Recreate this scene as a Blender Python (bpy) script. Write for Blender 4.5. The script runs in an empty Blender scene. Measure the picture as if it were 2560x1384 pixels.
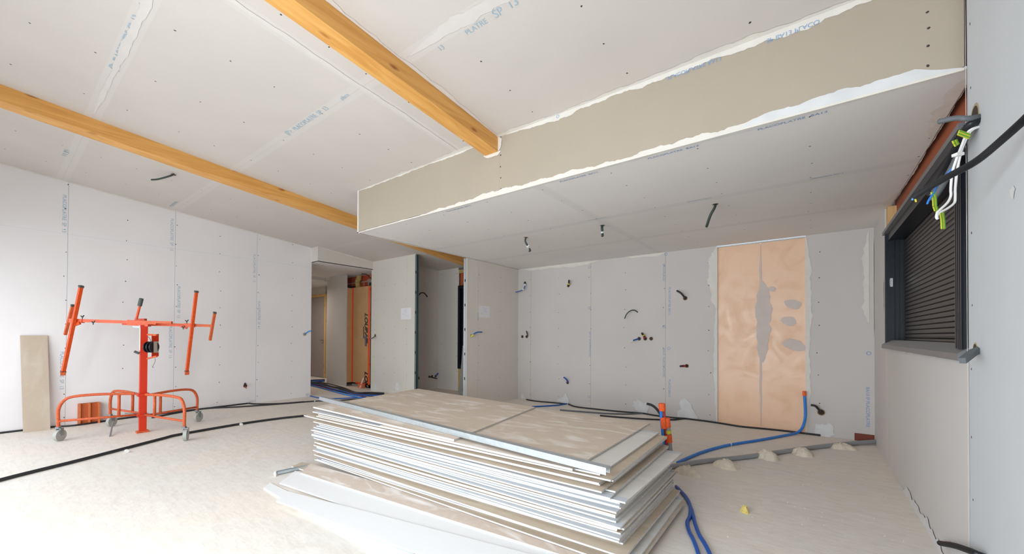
import bpy, bmesh, math, random
import numpy as np
from mathutils import Matrix, Vector
random.seed(7)
SC = bpy.context.scene
COL = SC.collection
# ------------------------------------------------------------------ camera
FPX, CX, CY, YAW, PIT, ROL, H = 987.405, 1280.0, 826.689, .64727, .0096, .0048, 1.1914
O = np.array([0, 0, H])
def ray(x, y):
    a = (x-CX)/FPX; b = (CY-y)/FPX
    c, s = math.cos(ROL), math.sin(ROL); a, b = c*a-s*b, s*a+c*b
    fw = math.cos(PIT)-b*math.sin(PIT); up = math.sin(PIT)+b*math.cos(PIT)
    c, s = math.cos(YAW), math.sin(YAW)
    return np.array([c*a-s*fw, s*a+c*fw, up])
_F = ray(CX, CY); _R = ray(CX+FPX, CY)-_F; _U = ray(CX, CY-FPX)-_F
cam = bpy.data.cameras.new('camera'); camo = bpy.data.objects.new('camera', cam); COL.objects.link(camo)
cam.sensor_width = 36; cam.sensor_fit = 'HORIZONTAL'; cam.lens = FPX/2560*36
cam.shift_y = (CY-692)/2560; cam.clip_start = .02
camo.matrix_world = Matrix([[_R[i], _U[i], -_F[i], O[i]] for i in range(3)]+[[0, 0, 0, 1]])
SC.camera = camo
# ------------------------------------------------------------------ view, world, daylight
SC.view_settings.view_transform = 'Standard'; SC.view_settings.look = 'None'
SC.view_settings.gamma = 1; SC.view_settings.exposure = 0.16; SC.view_settings.use_curve_mapping = False
SC.cycles.max_bounces = 14; SC.cycles.diffuse_bounces = 10; SC.cycles.use_denoising = True
SC.cycles.sample_clamp_indirect = 8
w = bpy.data.worlds.new('sky'); SC.world = w; w.use_nodes = True
w.node_tree.nodes['Background'].inputs[0].default_value = (.80, .90, 1, 1)
w.node_tree.nodes['Background'].inputs[1].default_value = 1.0
def area_light(name, loc, rot, sx, sy, power, color):
    l = bpy.data.lights.new(name, 'AREA'); l.shape = 'RECTANGLE'; l.size = sx; l.size_y = sy
    l.energy = power; l.color = color
    o = bpy.data.objects.new(name, l); COL.objects.link(o); o.location = loc; o.rotation_euler = rot
    return o
# daylight entering through the glazed bays behind the camera
area_light('daylight_bay_left', (-5.3, -1.46, 1.22), (math.radians(47), 0, 0), 4.0, 2.0, 80, (.85, .93, 1))
area_light('daylight_bay_right', (-1.5, -1.46, 1.22), (math.radians(66), 0, 0), 2.2, 2.0, 155, (.85, .93, 1))
area_light('hall_fill', (-10.2, 4.25, 2.3), (0, 0, 0), 1.2, .6, 16, (1, .93, .85))  # fill lamp added under the corridor ceiling to brighten it, no real source

# ------------------------------------------------------------------ geometry helpers
def atX(x, y, v): r = ray(x, y); return O+r*(v/r[0])
def atY(x, y, v): r = ray(x, y); return O+r*(v/r[1])
def atZ(x, y, v=0.0): r = ray(x, y); return O+r*((v-H)/r[2])
C0, CS = 3.193, .0979
def atC(x, y, d=0): r = ray(x, y); return O+r*((C0-d-H)/(r[2]+CS*r[1]))
def deep(x, y, d): return O+ray(x, y)*d
def ceil(y): return C0-CS*y
def tag(o, label=None, cat=None, group=None, kind=None):
    if label: o['label'] = label
    if cat: o['category'] = cat
    if group: o['group'] = group
    if kind: o['kind'] = kind
    return o
def empty(name, loc, **k):
    o = bpy.data.objects.new(name, None); COL.objects.link(o); o.location = loc; o.empty_display_size = .1
    return tag(o, **k)
def wloc(p):
    v = Vector((0, 0, 0))
    while p: v += p.location; p = p.parent
    return v
def mk(name, verts, faces, mat, parent=None, smooth=False, base=None, **k):
    me = bpy.data.meshes.new(name)
    vs = np.array(verts, float)
    if parent is not None: off = np.array(wloc(parent))
    else: off = np.array(base if base is not None else (0, 0, 0), float)
    me.from_pydata([tuple(v) for v in vs-off], [], faces)
    bm = bmesh.new(); bm.from_mesh(me); bmesh.ops.recalc_face_normals(bm, faces=bm.faces); bm.to_mesh(me); bm.free()
    if isinstance(mat, (list, tuple)):
        for m in mat: me.materials.append(m)
    else: me.materials.append(mat)
    if smooth: me.polygons.foreach_set('use_smooth', [True]*len(me.polygons))
    o = bpy.data.objects.new(name, me); COL.objects.link(o)
    if parent is not None: o.parent = parent
    else: o.location = tuple(off)
    return tag(o, **k)
class MB:
    def __init__(s): s.v = []; s.f = []
    def add(s, v, f):
        n = len(s.v); s.v += [tuple(map(float, p)) for p in v]; s.f += [tuple(i+n for i in q) for q in f]; return s
    def box(s, x0, x1, y0, y1, z0, z1):
        return s.add([(x, y, z) for x in (x0, x1) for y in (y0, y1) for z in (z0, z1)],
                     [(0, 1, 3, 2), (4, 6, 7, 5), (0, 4, 5, 1), (2, 3, 7, 6), (0, 2, 6, 4), (1, 5, 7, 3)])
    def hexa(s, b, t):     # four bottom and four top corners
        return s.add(list(b)+list(t), [(3, 2, 1, 0), (4, 5, 6, 7)]+[(i, (i+1) % 4, 4+(i+1) % 4, 4+i) for i in range(4)])
    def bar(s, p, q, w, h=None, ref=(0, 0, 1)):
        h = h or w; p = np.array(p, float); q = np.array(q, float); d = q-p; d /= np.linalg.norm(d)
        a = np.cross(d, ref)
        if np.linalg.norm(a) < 1e-3: a = np.cross(d, (1, 0, 0))
        a /= np.linalg.norm(a); b = np.cross(a, d)
        c = [a*w/2+b*h/2, -a*w/2+b*h/2, -a*w/2-b*h/2, a*w/2-b*h/2]
        return s.hexa([p+k for k in c], [q+k for k in c])
    def tube(s, pts, r, n=10, ribs=0, smooth=True, step=.02):
        P = [np.array(p, float) for p in pts]
        if smooth and len(P) > 2:
            Q = []; E = [2*P[0]-P[1]]+P+[2*P[-1]-P[-2]]
            for i in range(1, len(E)-2):
                m = max(3, int(np.linalg.norm(E[i+1]-E[i])/step)); m = min(m, 14)
                for j in range(m):
                    t = j/m
                    Q.append(.5*((2*E[i])+(-E[i-1]+E[i+1])*t+(2*E[i-1]-5*E[i]+4*E[i+1]-E[i+2])*t*t+(-E[i-1]+3*E[i]-3*E[i+1]+E[i+2])*t**3))
            Q.append(P[-1]); P = Q
        if ribs:
            L = [0]
            for i in range(1, len(P)): L.append(L[-1]+np.linalg.norm(P[i]-P[i-1]))
            N = int(L[-1]/ribs)*2; ss = np.linspace(0, L[-1], N+1); arr = np.array(P)
            P = [np.array([np.interp(x, L, arr[:, k]) for k in range(3)]) for x in ss]
            R = [r*(1.0 if i % 2 else .84) for i in range(len(P))]
        else: R = [r]*len(P)
        up = np.array([0, 0, 1.]); prev = None; n0 = len(s.v); rings = []
        for i, p in enumerate(P):
            d = P[min(i+1, len(P)-1)]-P[max(i-1, 0)]; d = d/(np.linalg.norm(d)+1e-12)
            a = (np.cross(d, up) if prev is None else prev-d*(prev@d))
            if np.linalg.norm(a) < 1e-4: a = np.cross(d, (1, 0, 0))
            a /= np.linalg.norm(a); b = np.cross(d, a); prev = a
            for k in range(n):
                t = 2*math.pi*k/n; s.v.append(tuple(p+R[i]*(a*math.cos(t)+b*math.sin(t))))
        for i in range(len(P)-1):
            for k in range(n):
                A = n0+i*n+k; B = n0+i*n+(k+1) % n; s.f.append((A, B, B+n, A+n))
        s.f.append(tuple(n0+k for k in range(n))[::-1]); s.f.append(tuple(n0+(len(P)-1)*n+k for k in range(n)))
        return s
    def disc(s, c, nrm, r, t=.002, n=20, ry=None):
        nrm = np.array(nrm, float); c = np.array(c, float)
        a = np.cross(nrm, (0, 0, 1)); a = a if np.linalg.norm(a) > .01 else np.array([1., 0, 0]); a /= np.linalg.norm(a); b = np.cross(nrm, a)
        ry = ry or r
        k = [a*r*math.cos(2*math.pi*i/n)+b*ry*math.sin(2*math.pi*i/n) for i in range(n)]
        return s.add([c+p for p in k]+[c+nrm*t+p for p in k],
                     [tuple(range(n))[::-1], tuple(range(n, 2*n))]+[(i, (i+1) % n, n+(i+1) % n, n+i) for i in range(n)])
    def build(s, name, mat, parent=None, smooth=False, **k): return mk(name, s.v, s.f, mat, parent, smooth, **k)
def autosmooth(o, ang=.6):
    me = o.data
    me.polygons.foreach_set('use_smooth', [True]*len(me.polygons))
    try: me.set_sharp_from_angle(angle=ang)
    except Exception: pass
    return o

# ------------------------------------------------------------------ materials
def lin(c): return tuple((x/255/12.92 if x/255 <= .04045 else ((x/255+.055)/1.055)**2.4) for x in c)+(1,)
def newmat(name):
    m = bpy.data.materials.new(name); m.use_nodes = True
    return m, m.node_tree, m.node_tree.nodes['Principled BSDF']
def noise(nt, scale, detail=4, coord=None, dist=0):
    n = nt.nodes.new('ShaderNodeTexNoise'); n.inputs['Scale'].default_value = scale; n.inputs['Detail'].default_value = detail
    n.inputs['Distortion'].default_value = dist
    if coord is not None: nt.links.new(coord, n.inputs['Vector'])
    return n
def mix(nt, fac, a, b):
    m = nt.nodes.new('ShaderNodeMix'); m.data_type = 'RGBA'
    for s, v in ((m.inputs[0], fac), (m.inputs[6], a), (m.inputs[7], b)):
        if hasattr(v, 'links'): nt.links.new(v, s)
        elif v is not None: s.default_value = v
    return m.outputs[2]
def M(nt, op, a, b=None, c=None, clamp=False):
    m = nt.nodes.new('ShaderNodeMath'); m.operation = op; m.use_clamp = clamp
    for i, v in enumerate((a, b, c)):
        if v is None: continue
        if hasattr(v, 'links'): nt.links.new(v, m.inputs[i])
        else: m.inputs[i].default_value = v
    return m.outputs[0]
def ramp(nt, x, lo, hi):
    m = nt.nodes.new('ShaderNodeMapRange'); nt.links.new(x, m.inputs[0]); m.inputs[1].default_value = lo; m.inputs[2].default_value = hi
    return m.outputs[0]
def pos(nt): return nt.nodes.new('ShaderNodeNewGeometry').outputs['Position']
def simple(name, rgb, rough=.6, metal=0, var=.0, scale=20, bump=0):
    m, nt, b = newmat(name); b.inputs['Roughness'].default_value = rough; b.inputs['Metallic'].default_value = metal
    b.inputs['Base Color'].default_value = lin(rgb)
    if var or bump:
        n = noise(nt, scale, 5, pos(nt))
        if var:
            c = lin(rgb); d = tuple(x*(1-var) for x in c[:3])+(1,)
            nt.links.new(mix(nt, ramp(nt, n.outputs[0], .35, .65), c, d), b.inputs['Base Color'])
        if bump:
            bp = nt.nodes.new('ShaderNodeBump'); bp.inputs['Distance'].default_value = bump; nt.links.new(n.outputs[0], bp.inputs['Height'])
            nt.links.new(bp.outputs[0], b.inputs['Normal'])
    return m
def board(name, rgb, u='x', v='z', joints=(), vj=(), screws=None, jcol=(150, 135, 115), jw=.0022, tape=None, tapew=.05, vfaint=1):
    """paper faced plasterboard: butt joints, taper bands and screw rows as pattern"""
    m, nt, b = newmat(name); b.inputs['Roughness'].default_value = .85
    p = pos(nt); sp = nt.nodes.new('ShaderNodeSeparateXYZ'); nt.links.new(p, sp.inputs[0])
    ax = dict(x=sp.outputs[0], y=sp.outputs[1], z=sp.outputs[2]); U, V = ax[u], ax[v]
    n = noise(nt, 1.3, 5, p); n2 = noise(nt, 60, 2, p)
    base = lin(rgb); d = tuple(c*.94 for c in base[:3])+(1,)
    col = mix(nt, ramp(nt, n.outputs[0], .3, .7), base, d)
    col = mix(nt, M(nt, 'MULTIPLY', ramp(nt, n2.outputs[0], .4, .7), .25), col, d)
    def band(C, q, hw): return M(nt, 'LESS_THAN', M(nt, 'ABSOLUTE', M(nt, 'SUBTRACT', C, q)), hw)
    if tape:
        t = None
        for q in joints:
            k = band(U, q, tapew); t = k if t is None else M(nt, 'MAXIMUM', t, k)
        for q in vj:
            k = band(V, q, tapew); t = k if t is None else M(nt, 'MAXIMUM', t, k)
        if t is not None: col = mix(nt, M(nt, 'MULTIPLY', t, .35), col, lin(tape))
    t = None
    wob = M(nt, 'MULTIPLY', M(nt, 'SUBTRACT', noise(nt, 6, 2, p).outputs[0], .5), .006)
    for q in joints:
        k = band(M(nt, 'ADD', U, wob), q, jw); t = k if t is None else M(nt, 'MAXIMUM', t, k)
    for q in vj:
        k = M(nt, 'MULTIPLY', band(M(nt, 'ADD', V, wob), q, jw), vfaint); t = k if t is None else M(nt, 'MAXIMUM', t, k)
    if t is not None: col = mix(nt, M(nt, 'MULTIPLY', t, .8), col, lin(jcol))
    if screws:
        du0, dv0, su, sv = screws
        ju = M(nt, 'MULTIPLY', M(nt, 'SUBTRACT', noise(nt, 2.1, 1, p).outputs[0], .5), .10)
        jv = M(nt, 'MULTIPLY', M(nt, 'SUBTRACT', noise(nt, 1.7, 1, p).outputs[0], .5), .22)
        def cell(C, j, o, s):
            f = M(nt, 'FRACT', M(nt, 'ADD', M(nt, 'DIVIDE', M(nt, 'SUBTRACT', M(nt, 'ADD', C, j), o), s), .5))
            return M(nt, 'MULTIPLY', M(nt, 'SUBTRACT', f, .5), s)
        a = cell(U, ju, du0, su); c = cell(V, jv, dv0, sv)
        r = M(nt, 'ADD', M(nt, 'MULTIPLY', a, a), M(nt, 'MULTIPLY', c, c))
        k = M(nt, 'LESS_THAN', r, .006**2)
        col = mix(nt, k, col, lin((60, 55, 50)))
    nt.links.new(col, b.inputs['Base Color'])
    return m
def wood(name, c1, c2, knot, axis=1, rough=.55):
    m, nt, b = newmat(name); b.inputs['Roughness'].default_value = rough
    p = pos(nt); mp = nt.nodes.new('ShaderNodeMapping'); nt.links.new(p, mp.inputs[0])
    sc = [9, 9, 9]; sc[axis] = .55; mp.inputs['Scale'].default_value = sc
    n = noise(nt, 3, 6, mp.outputs[0], .6)
    col = mix(nt, ramp(nt, n.outputs[0], .35, .68), lin(c1), lin(c2))
    mp2 = nt.nodes.new('ShaderNodeMapping'); nt.links.new(p, mp2.inputs[0]); s2 = [9, 9, 9]; s2[axis] = 3.2; mp2.inputs['Scale'].default_value = s2
    vo = nt.nodes.new('ShaderNodeTexVoronoi'); nt.links.new(mp2.outputs[0], vo.inputs['Vector']); vo.inputs['Scale'].default_value = 1
    k = M(nt, 'SUBTRACT', 1, ramp(nt, vo.outputs['Distance'], .06, .17), clamp=True)
    col = mix(nt, k, col, lin(knot)); nt.links.new(col, b.inputs['Base Color'])
    return m
WHITE = (205, 198, 191); GREY = (203, 197, 193); BEIGE = (172, 160, 143)
m_ceil = board('board_ceiling', WHITE, 'x', 'y', joints=(-2.665,), vj=(-.65, .54, 1.655, 3.9, 4.9), screws=(-1.0, .1, .75, .31), jcol=(196, 188, 178), tape=(212, 208, 205))
m_left = board('board_left', (234, 230, 229), 'y', 'z', joints=(-.55, .594, 1.667, 2.766), vj=(2.455,), vfaint=.25, screws=(.02, .1, .555, .3), jcol=(138, 126, 110), tape=(228, 227, 229), jw=.0018)
m_back = board('board_back', GREY, 'x', 'z', joints=(-4.103, -2.901, -1.702), screws=(-4.12, .1, .6, .3), jcol=(176, 156, 126), jw=.0035)
m_soff = board('board_soffit', (226, 223, 220), 'x', 'y', joints=(-1.79,), vj=(3.88, 4.95), screws=(-4.2, 2.8, .6, .35), jcol=(205, 202, 198), tape=(206, 205, 203))
m_soffj = m_soff
m_fascia = board('board_fascia', BEIGE, 'x', 'z', joints=(-2.178,), screws=(-2.16, 2.47, 2.6, .09), jcol=(150, 140, 122), jw=.0015)
m_paper = board('board_paper_wall', (212, 206, 196), 'x', 'z', joints=(-6.24,), screws=(-7.3, .1, .35, .3), jcol=(190, 172, 140), jw=.002)
m_part = board('board_partition', (218, 211, 202), 'y', 'z', joints=(4.875,), screws=(4.9, .1, .55, .3), jcol=(176, 160, 134), jw=.0018)
m_niche = board('board_niche', (212, 206, 199), 'x', 'z', screws=(-6.5, .1, .5, .3))
m_near = board('board_near', (196, 199, 202), 'y', 'z', joints=(2.507,), screws=(2.0, .17, .6, .3), jcol=(205, 206, 208), jw=.001)
m_right = board('board_right', (206, 202, 199), 'y', 'z', joints=(5.111,), jcol=(228, 228, 228), jw=.006)
m_corr = board('board_corridor', (200, 194, 188), 'x', 'z')
m_plain = simple('plaster_core', (215, 210, 200), .9, var=.08)
m_smear = simple('joint_compound', (220, 215, 206), .9, var=.06, scale=12)
m_lilac = simple('lilac_grey_compound', (206, 192, 184), .7, var=.06, scale=9)
m_smearp = simple('pale_compound', (214, 214, 214), .9, var=.08, scale=12)
m_ink = simple('pale_blue_ink', (158, 184, 200), .9); m_ink2 = simple('blue_ink', (128, 158, 196), .9)
m_beam = wood('spruce_beam', (224, 168, 92), (205, 145, 70), (150, 86, 30), 1)
m_frame = wood('raw_pine', (214, 178, 120), (190, 150, 92), (140, 96, 50), 2)
m_black = simple('black_conduit', (38, 38, 42), .5); m_dark = simple('dark_rubber', (24, 26, 30), .4)
m_grn = simple('green_black_conduit', (48, 62, 58), .5)
m_blue = simple('blue_pipe', (34, 124, 212), .4); m_dblue = simple('dark_blue_conduit', (28, 84, 168), .45)
m_red = simple('red_pipe', (170, 40, 40), .45); m_lgrey = simple('grey_conduit', (96, 100, 104), .5)
m_pvc = simple('grey_pvc', (144, 147, 150), .35); m_white = simple('white_cable', (232, 230, 228), .4)
m_tie = simple('white_clip', (225, 225, 222), .4)
m_otape = simple('orange_tape', (240, 96, 36), .45, var=.15, scale=60); m_ytape = simple('yellow_tape', (206, 200, 60), .5)
m_orange = simple('orange_paint', (222, 82, 22), .42, var=.22, scale=45)
m_orange2 = simple('worn_orange_paint', (214, 96, 48), .55, var=.3, scale=60)
m_mast = simple('mast_orange', (206, 46, 4), .35)
m_steel = simple('galvanised_steel', (196, 204, 208), .38, .7, var=.1, scale=40)
m_zinc = simple('zinc', (150, 155, 158), .4, .8); m_wheel = simple('grey_wheel', (170, 172, 164), .5)
m_rub = simple('dark_grip', (70, 78, 76), .6); m_plate = simple('winch_plate', (196, 190, 178), .45, .3)
m_anth = simple('anthracite_aluminium', (22, 26, 36), .35, .2); m_shut = simple('shutter_slat', (50, 47, 46), .4)
m_sill = simple('grey_aluminium', (122, 122, 124), .4, .3); m_lint = simple('red_primer_lintel', (166, 88, 52), .7, var=.1, scale=6)
m_wool = simple('yellow_wool', (196, 168, 104), .95, var=.35, scale=30, bump=.02)
m_card = simple('brown_cardboard', (196, 154, 108), .8, var=.08, scale=5)
m_hole = simple('drilled_hole', (70, 56, 42), .9); m_ring = simple('hole_rim', (172, 156, 132), .9)
m_mound = simple('plaster_lump', (220, 208, 190), .95, var=.14, scale=30, bump=.01)
m_foam = simple('yellow_foam', (226, 206, 120), .9, var=.2, scale=60, bump=.01)
m_noteP = simple('note_paper', (226, 224, 226), .7); m_ink3 = simple('pencil', (150, 150, 158), .9)
m_shadowgap = simple('dark_void', (22, 20, 18), .9)
m_tilebrick = simple('terracotta', (214, 118, 70), .8, var=.18, scale=30)
m_conc = simple('concrete_block', (160, 154, 146), .9, var=.15, scale=8)
m_mortar = simple('mortar', (160, 150, 138), .95, var=.2, scale=20)
# brick
m_brick, nt, b = newmat('red_brick'); b.inputs['Roughness'].default_value = .85
br = nt.nodes.new('ShaderNodeTexBrick'); mp = nt.nodes.new('ShaderNodeMapping'); nt.links.new(pos(nt), mp.inputs[0]); mp.inputs['Rotation'].default_value = (math.pi/2, 0, 0)
nt.links.new(mp.outputs[0], br.inputs[0]); br.inputs['Scale'].default_value = 1; br.inputs['Brick Width'].default_value = .5; br.inputs['Row Height'].default_value = .2
br.inputs['Mortar Size'].default_value = .012; br.inputs['Color1'].default_value = lin((178, 78, 44)); br.inputs['Color2'].default_value = lin((160, 66, 38)); br.inputs['Mortar'].default_value = lin((170, 150, 130))
nt.links.new(br.outputs[0], b.inputs['Base Color'])
# floor
m_floor, nt, b = newmat('concrete_screed'); b.inputs['Roughness'].default_value = .7
p = pos(nt); n1 = noise(nt, .9, 6, p, .5); n2 = noise(nt, 9, 8, p)
mp = nt.nodes.new('ShaderNodeMapping'); nt.links.new(p, mp.inputs[0]); mp.inputs['Rotation'].default_value = (0, 0, .35); mp.inputs['Scale'].default_value = (2.2, 16, 1)
n3 = noise(nt, 2.2, 6, mp.outputs[0], 1.2)
col = mix(nt, ramp(nt, n1.outputs[0], .35, .65), lin((228, 218, 206)), lin((220, 216, 210)))
col = mix(nt, M(nt, 'MULTIPLY', ramp(nt, n3.outputs[0], .45, .75), .45), col, lin((200, 191, 178)))
col = mix(nt, M(nt, 'MULTIPLY', ramp(nt, n2.outputs[0], .5, .75), .4), col, lin((234, 230, 223)))
vo = nt.nodes.new('ShaderNodeTexVoronoi'); nt.links.new(p, vo.inputs['Vector']); vo.inputs['Scale'].default_value = 7
col = mix(nt, M(nt, 'LESS_THAN', vo.outputs['Distance'], .035), col, lin((232, 226, 216)))
nt.links.new(col, b.inputs['Base Color'])
bp = nt.nodes.new('ShaderNodeBump'); bp.inputs['Distance'].default_value = .004; nt.links.new(n2.outputs[0], bp.inputs['Height']); nt.links.new(bp.outputs[0], b.inputs['Normal'])
# dusty board top, beige and white
def dusty(name, rgb, dust, amt):
    m, nt, b = newmat(name); b.inputs['Roughness'].default_value = .85
    p = pos(nt); mp = nt.nodes.new('ShaderNodeMapping'); nt.links.new(p, mp.inputs[0]); mp.inputs['Scale'].default_value = (1.2, 3.5, 1)
    n = noise(nt, 2.3, 6, mp.outputs[0], 1.0); n2 = noise(nt, 25, 3, p)
    c = mix(nt, M(nt, 'MULTIPLY', ramp(nt, n.outputs[0], .5, .72), amt), lin(rgb), lin(dust))
    c = mix(nt, M(nt, 'MULTIPLY', ramp(nt, n2.outputs[0], .45, .75), .12), c, lin(dust))
    nt.links.new(c, b.inputs['Base Color']); return m
m_top = dusty('dusty_beige_paper', (208, 192, 175), (240, 234, 228), .8)
m_topw = dusty('white_paper', (214, 211, 206), (228, 226, 222), .6)
m_topb = dusty('beige_paper', (190, 174, 154), (214, 202, 188), .4)
m_taper = simple('blue_grey_tapered_paper', (196, 200, 206), .85)
m_edge = simple('white_board_edge', (218, 217, 215), .8, var=.04, scale=30)
m_core = simple('grey_cut_edge', (204, 200, 194), .9, var=.15, scale=40)
m_smud = dusty('plaster_smeared_paper', (206, 190, 176), (244, 242, 240), 1.0)
# foil faced insulation panel
m_strip = simple('bright_white_paper', (228, 228, 228), .8)
m_ccomp = simple('ceiling_compound', (213, 207, 202), .9, var=.04, scale=12)
m_pink, nt, b = newmat('salmon_foil'); b.inputs['Roughness'].default_value = .24; b.inputs['Base Color'].default_value = lin((226, 178, 140))
p = pos(nt); n = noise(nt, 3.5, 6, p, 1.5); n2 = noise(nt, 40, 3, p)
nt.links.new(mix(nt, M(nt, 'MULTIPLY', ramp(nt, n.outputs[0], .5, .75), .45), lin((236, 196, 164)), lin((222, 172, 136))), b.inputs['Base Color'])
nt.links.new(ramp(nt, n.outputs[0], -.2, 1.4), b.inputs['Roughness'])
bp = nt.nodes.new('ShaderNodeBump'); bp.inputs['Distance'].default_value = .006; bp.inputs['Strength'].default_value = .5; nt.links.new(n.outputs[0], bp.inputs['Height']); nt.links.new(bp.outputs[0], b.inputs['Normal'])

# ------------------------------------------------------------------ room shell
YB, XR, XL, YF, ZS, XP = 5.999, .5727, -7.6035, 2.685, 2.418, -4.39
XN = .5657
YR = -1.5
def struct(name, mb, mat, label=None): return mb.build(name, mat, kind='structure')
def slab(mb, x0, x1, y0, y1, z0=None, d=0.0):   # wall under the sloping ceiling
    b_ = [(x0, y0, z0), (x1, y0, z0), (x1, y1, z0), (x0, y1, z0)]
    t_ = [(x0, y0, ceil(y0)-d), (x1, y0, ceil(y0)-d), (x1, y1, ceil(y1)-d), (x0, y1, ceil(y1)-d)]
    return mb.hexa(b_, t_)
floor = struct('floor', MB().box(-13, 1.1, YR-.4, 8, -.2, 0), m_floor)
cmb = MB(); x0, x1, y0, y1 = -7.8, 1.1, YR-.3, 6.3
cmb.hexa([(x0, y0, ceil(y0)), (x1, y0, ceil(y0)), (x1, y1, ceil(y1)), (x0, y1, ceil(y1))],
         [(x0, y0, ceil(y0)+.1), (x1, y0, ceil(y0)+.1), (x1, y1, ceil(y1)+.1), (x0, y1, ceil(y1)+.1)])
ceiling = struct('ceiling', cmb, m_ceil)
wl = struct('wall_left', slab(MB(), XL-.1, XL, YR-.3, 3.70, 0), m_left)
wr_ = MB(); slab(wr_, XL, -7.35, YR-.2, YR, 0); slab(wr_, -3.25, -2.65, YR-.2, YR, 0); slab(wr_, -.35, 1.1, YR-.2, YR, 0)
b_ = [(-7.35, YR-.2, 2.42), (-3.25, YR-.2, 2.42), (-3.25, YR, 2.42), (-7.35, YR, 2.42)]
wr_.hexa(b_, [(q[0], q[1], ceil(q[1])) for q in b_])
b_ = [(-2.65, YR-.2, 2.42), (-.35, YR-.2, 2.42), (-.35, YR, 2.42), (-2.65, YR, 2.42)]
wr_.hexa(b_, [(q[0], q[1], ceil(q[1])) for q in b_])
wall_rear = struct('wall_rear', wr_, m_near)
wb = struct('wall_back', MB().box(XP-.06, -1.021, YB, YB+.1, 0, ZS), m_back)
wb2 = struct('wall_back_right', MB().box(-.045, XR+.2, YB, YB+.1, 0, ZS), m_back)
# near right wall (white boards) and window wall (grey boards)
wn = MB(); slab(wn, XN, XN+.06, YR, 2.65, 0)
wall_near = struct('wall_right_near', wn, m_near)
wrt = MB().box(XR, XR+.06, 2.70, 5.19, 0, 1.10).box(XR, XR+.06, 5.19, YB, 0, ZS)
wall_right = struct('wall_right', wrt, m_right)
m_pw = m_shadowgap
backing = MB().box(.80, 1.0, YR, 6.2, 0, 1.0).box(.80, 1.0, YR, 6.2, 2.3, 3.4).box(.80, 1.0, YR, 2.6, 1.0, 2.3).box(.80, 1.0, 5.5, 6.2, 1.0, 2.3)
wall_outer = struct('wall_outer', backing, m_brick)
# soffit box
soffit = struct('ceiling_lower', MB().box(XP, .61, YF, YB, ZS, ZS+.013), m_soff)
fas = MB().hexa([(XP, YF, ZS), (XN, YF, ZS), (XN, YF+.013, ZS), (XP, YF+.013, ZS)], [(XP, YF, ceil(YF)), (XN, YF, ceil(YF)), (XN, YF+.013, ceil(YF)), (XP, YF+.013, ceil(YF))])
fascia = struct('trim_fascia', fas, m_fascia)
slab(sm := MB(), XP, XP+.013, YF+.013, 5.999, ZS); side = struct('trim_fascia_side', sm, m_fascia)
# partition with a steel stud on its open end
wp = MB().box(XP-.012, XP, 4.605, YB, 0, ZS).box(XP-.072, XP-.06, 4.605, YB, 0, ZS)
wall_part = struct('wall_partition', wp, m_part)
# paper wall, niche walls
wq = MB(); slab(wq, -7.42, -5.985, 4.87, 4.883, 0); slab(wq, -7.42, -7.40, 4.883, 5.3, 0)
wall_paper = struct('wall_middle', wq, m_paper)
nw = MB(); slab(nw, -6.62, -6.60, 4.883, YB, 0); slab(nw, -6.62, -5.96, YB, YB+.02, 0)
wall_niche = struct('wall_niche', nw, m_niche)
# header over corridor and corridor shell
hd = MB(); slab(hd, -7.40, -7.37, 3.715, 4.87, 2.545); slab(hd, XL, -7.37, 3.70, 3.715, 2.545)
header = struct('wall_header', hd, m_paper)
corr_ceil = struct('ceiling_corridor', MB().box(-9.4, -7.37, 3.70, 5.35, 2.547, 2.56).box(-12.8, -9.4, 2.6, 6.3, 2.48, 2.70).box(-9.45, -9.2, 4.9, 5.6, 2.48, 2.7), m_soff)
cw = MB().box(-9.30, -8.455, 4.905, 4.93, 0, 2.545).box(-9.30, -9.28, 4.93, 5.6, 0, 2.545).box(-12.6, -7.7, 3.6, 3.70, 0, 2.6).box(-12.7, -12.6, 2.6, 6.3, 0, 2.6)
wall_corr = struct('wall_corridor', cw, m_corr)
# far corridor door with pine frame
fd = MB().box(-12.6, -10.45, 5.45, 5.47, 2.26, 2.7).box(-10.37, -9.28, 5.45, 5.47, 0, 2.7)
struct('wall_far', fd.box(-13, -9.28, 6.2, 6.3, 0, 2.7), m_corr)
d2 = empty('door_2', (-11, 5.45, 0), kind='structure')
MB().box(-11.4, -10.45, 5.46, 5.50, .01, 2.20).build('door_panel', simple('grey_door', (150, 140, 136), .6), d2)
MB().box(-10.45, -10.37, 5.43, 5.50, 0, 2.27).box(-11.5, -10.45, 5.43, 5.50, 2.20, 2.27).build('door_frame', m_frame, d2)
MB().tube([(-10.53, 5.45, 1.02), (-10.53, 5.40, 1.02), (-10.62, 5.40, 1.02)], .01, 8, smooth=False).build('door_handle', m_zinc, d2)
# tight lintel and brick above the front door, concrete threshold
struct('wall_entrance', MB().box(-9.0, -7.3, 5.22, 5.3, 0, 2.56), m_brick)
struct('trim_threshold', MB().box(-8.45, -7.42, 5.06, 5.22, 0, .05), m_conc)

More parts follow.
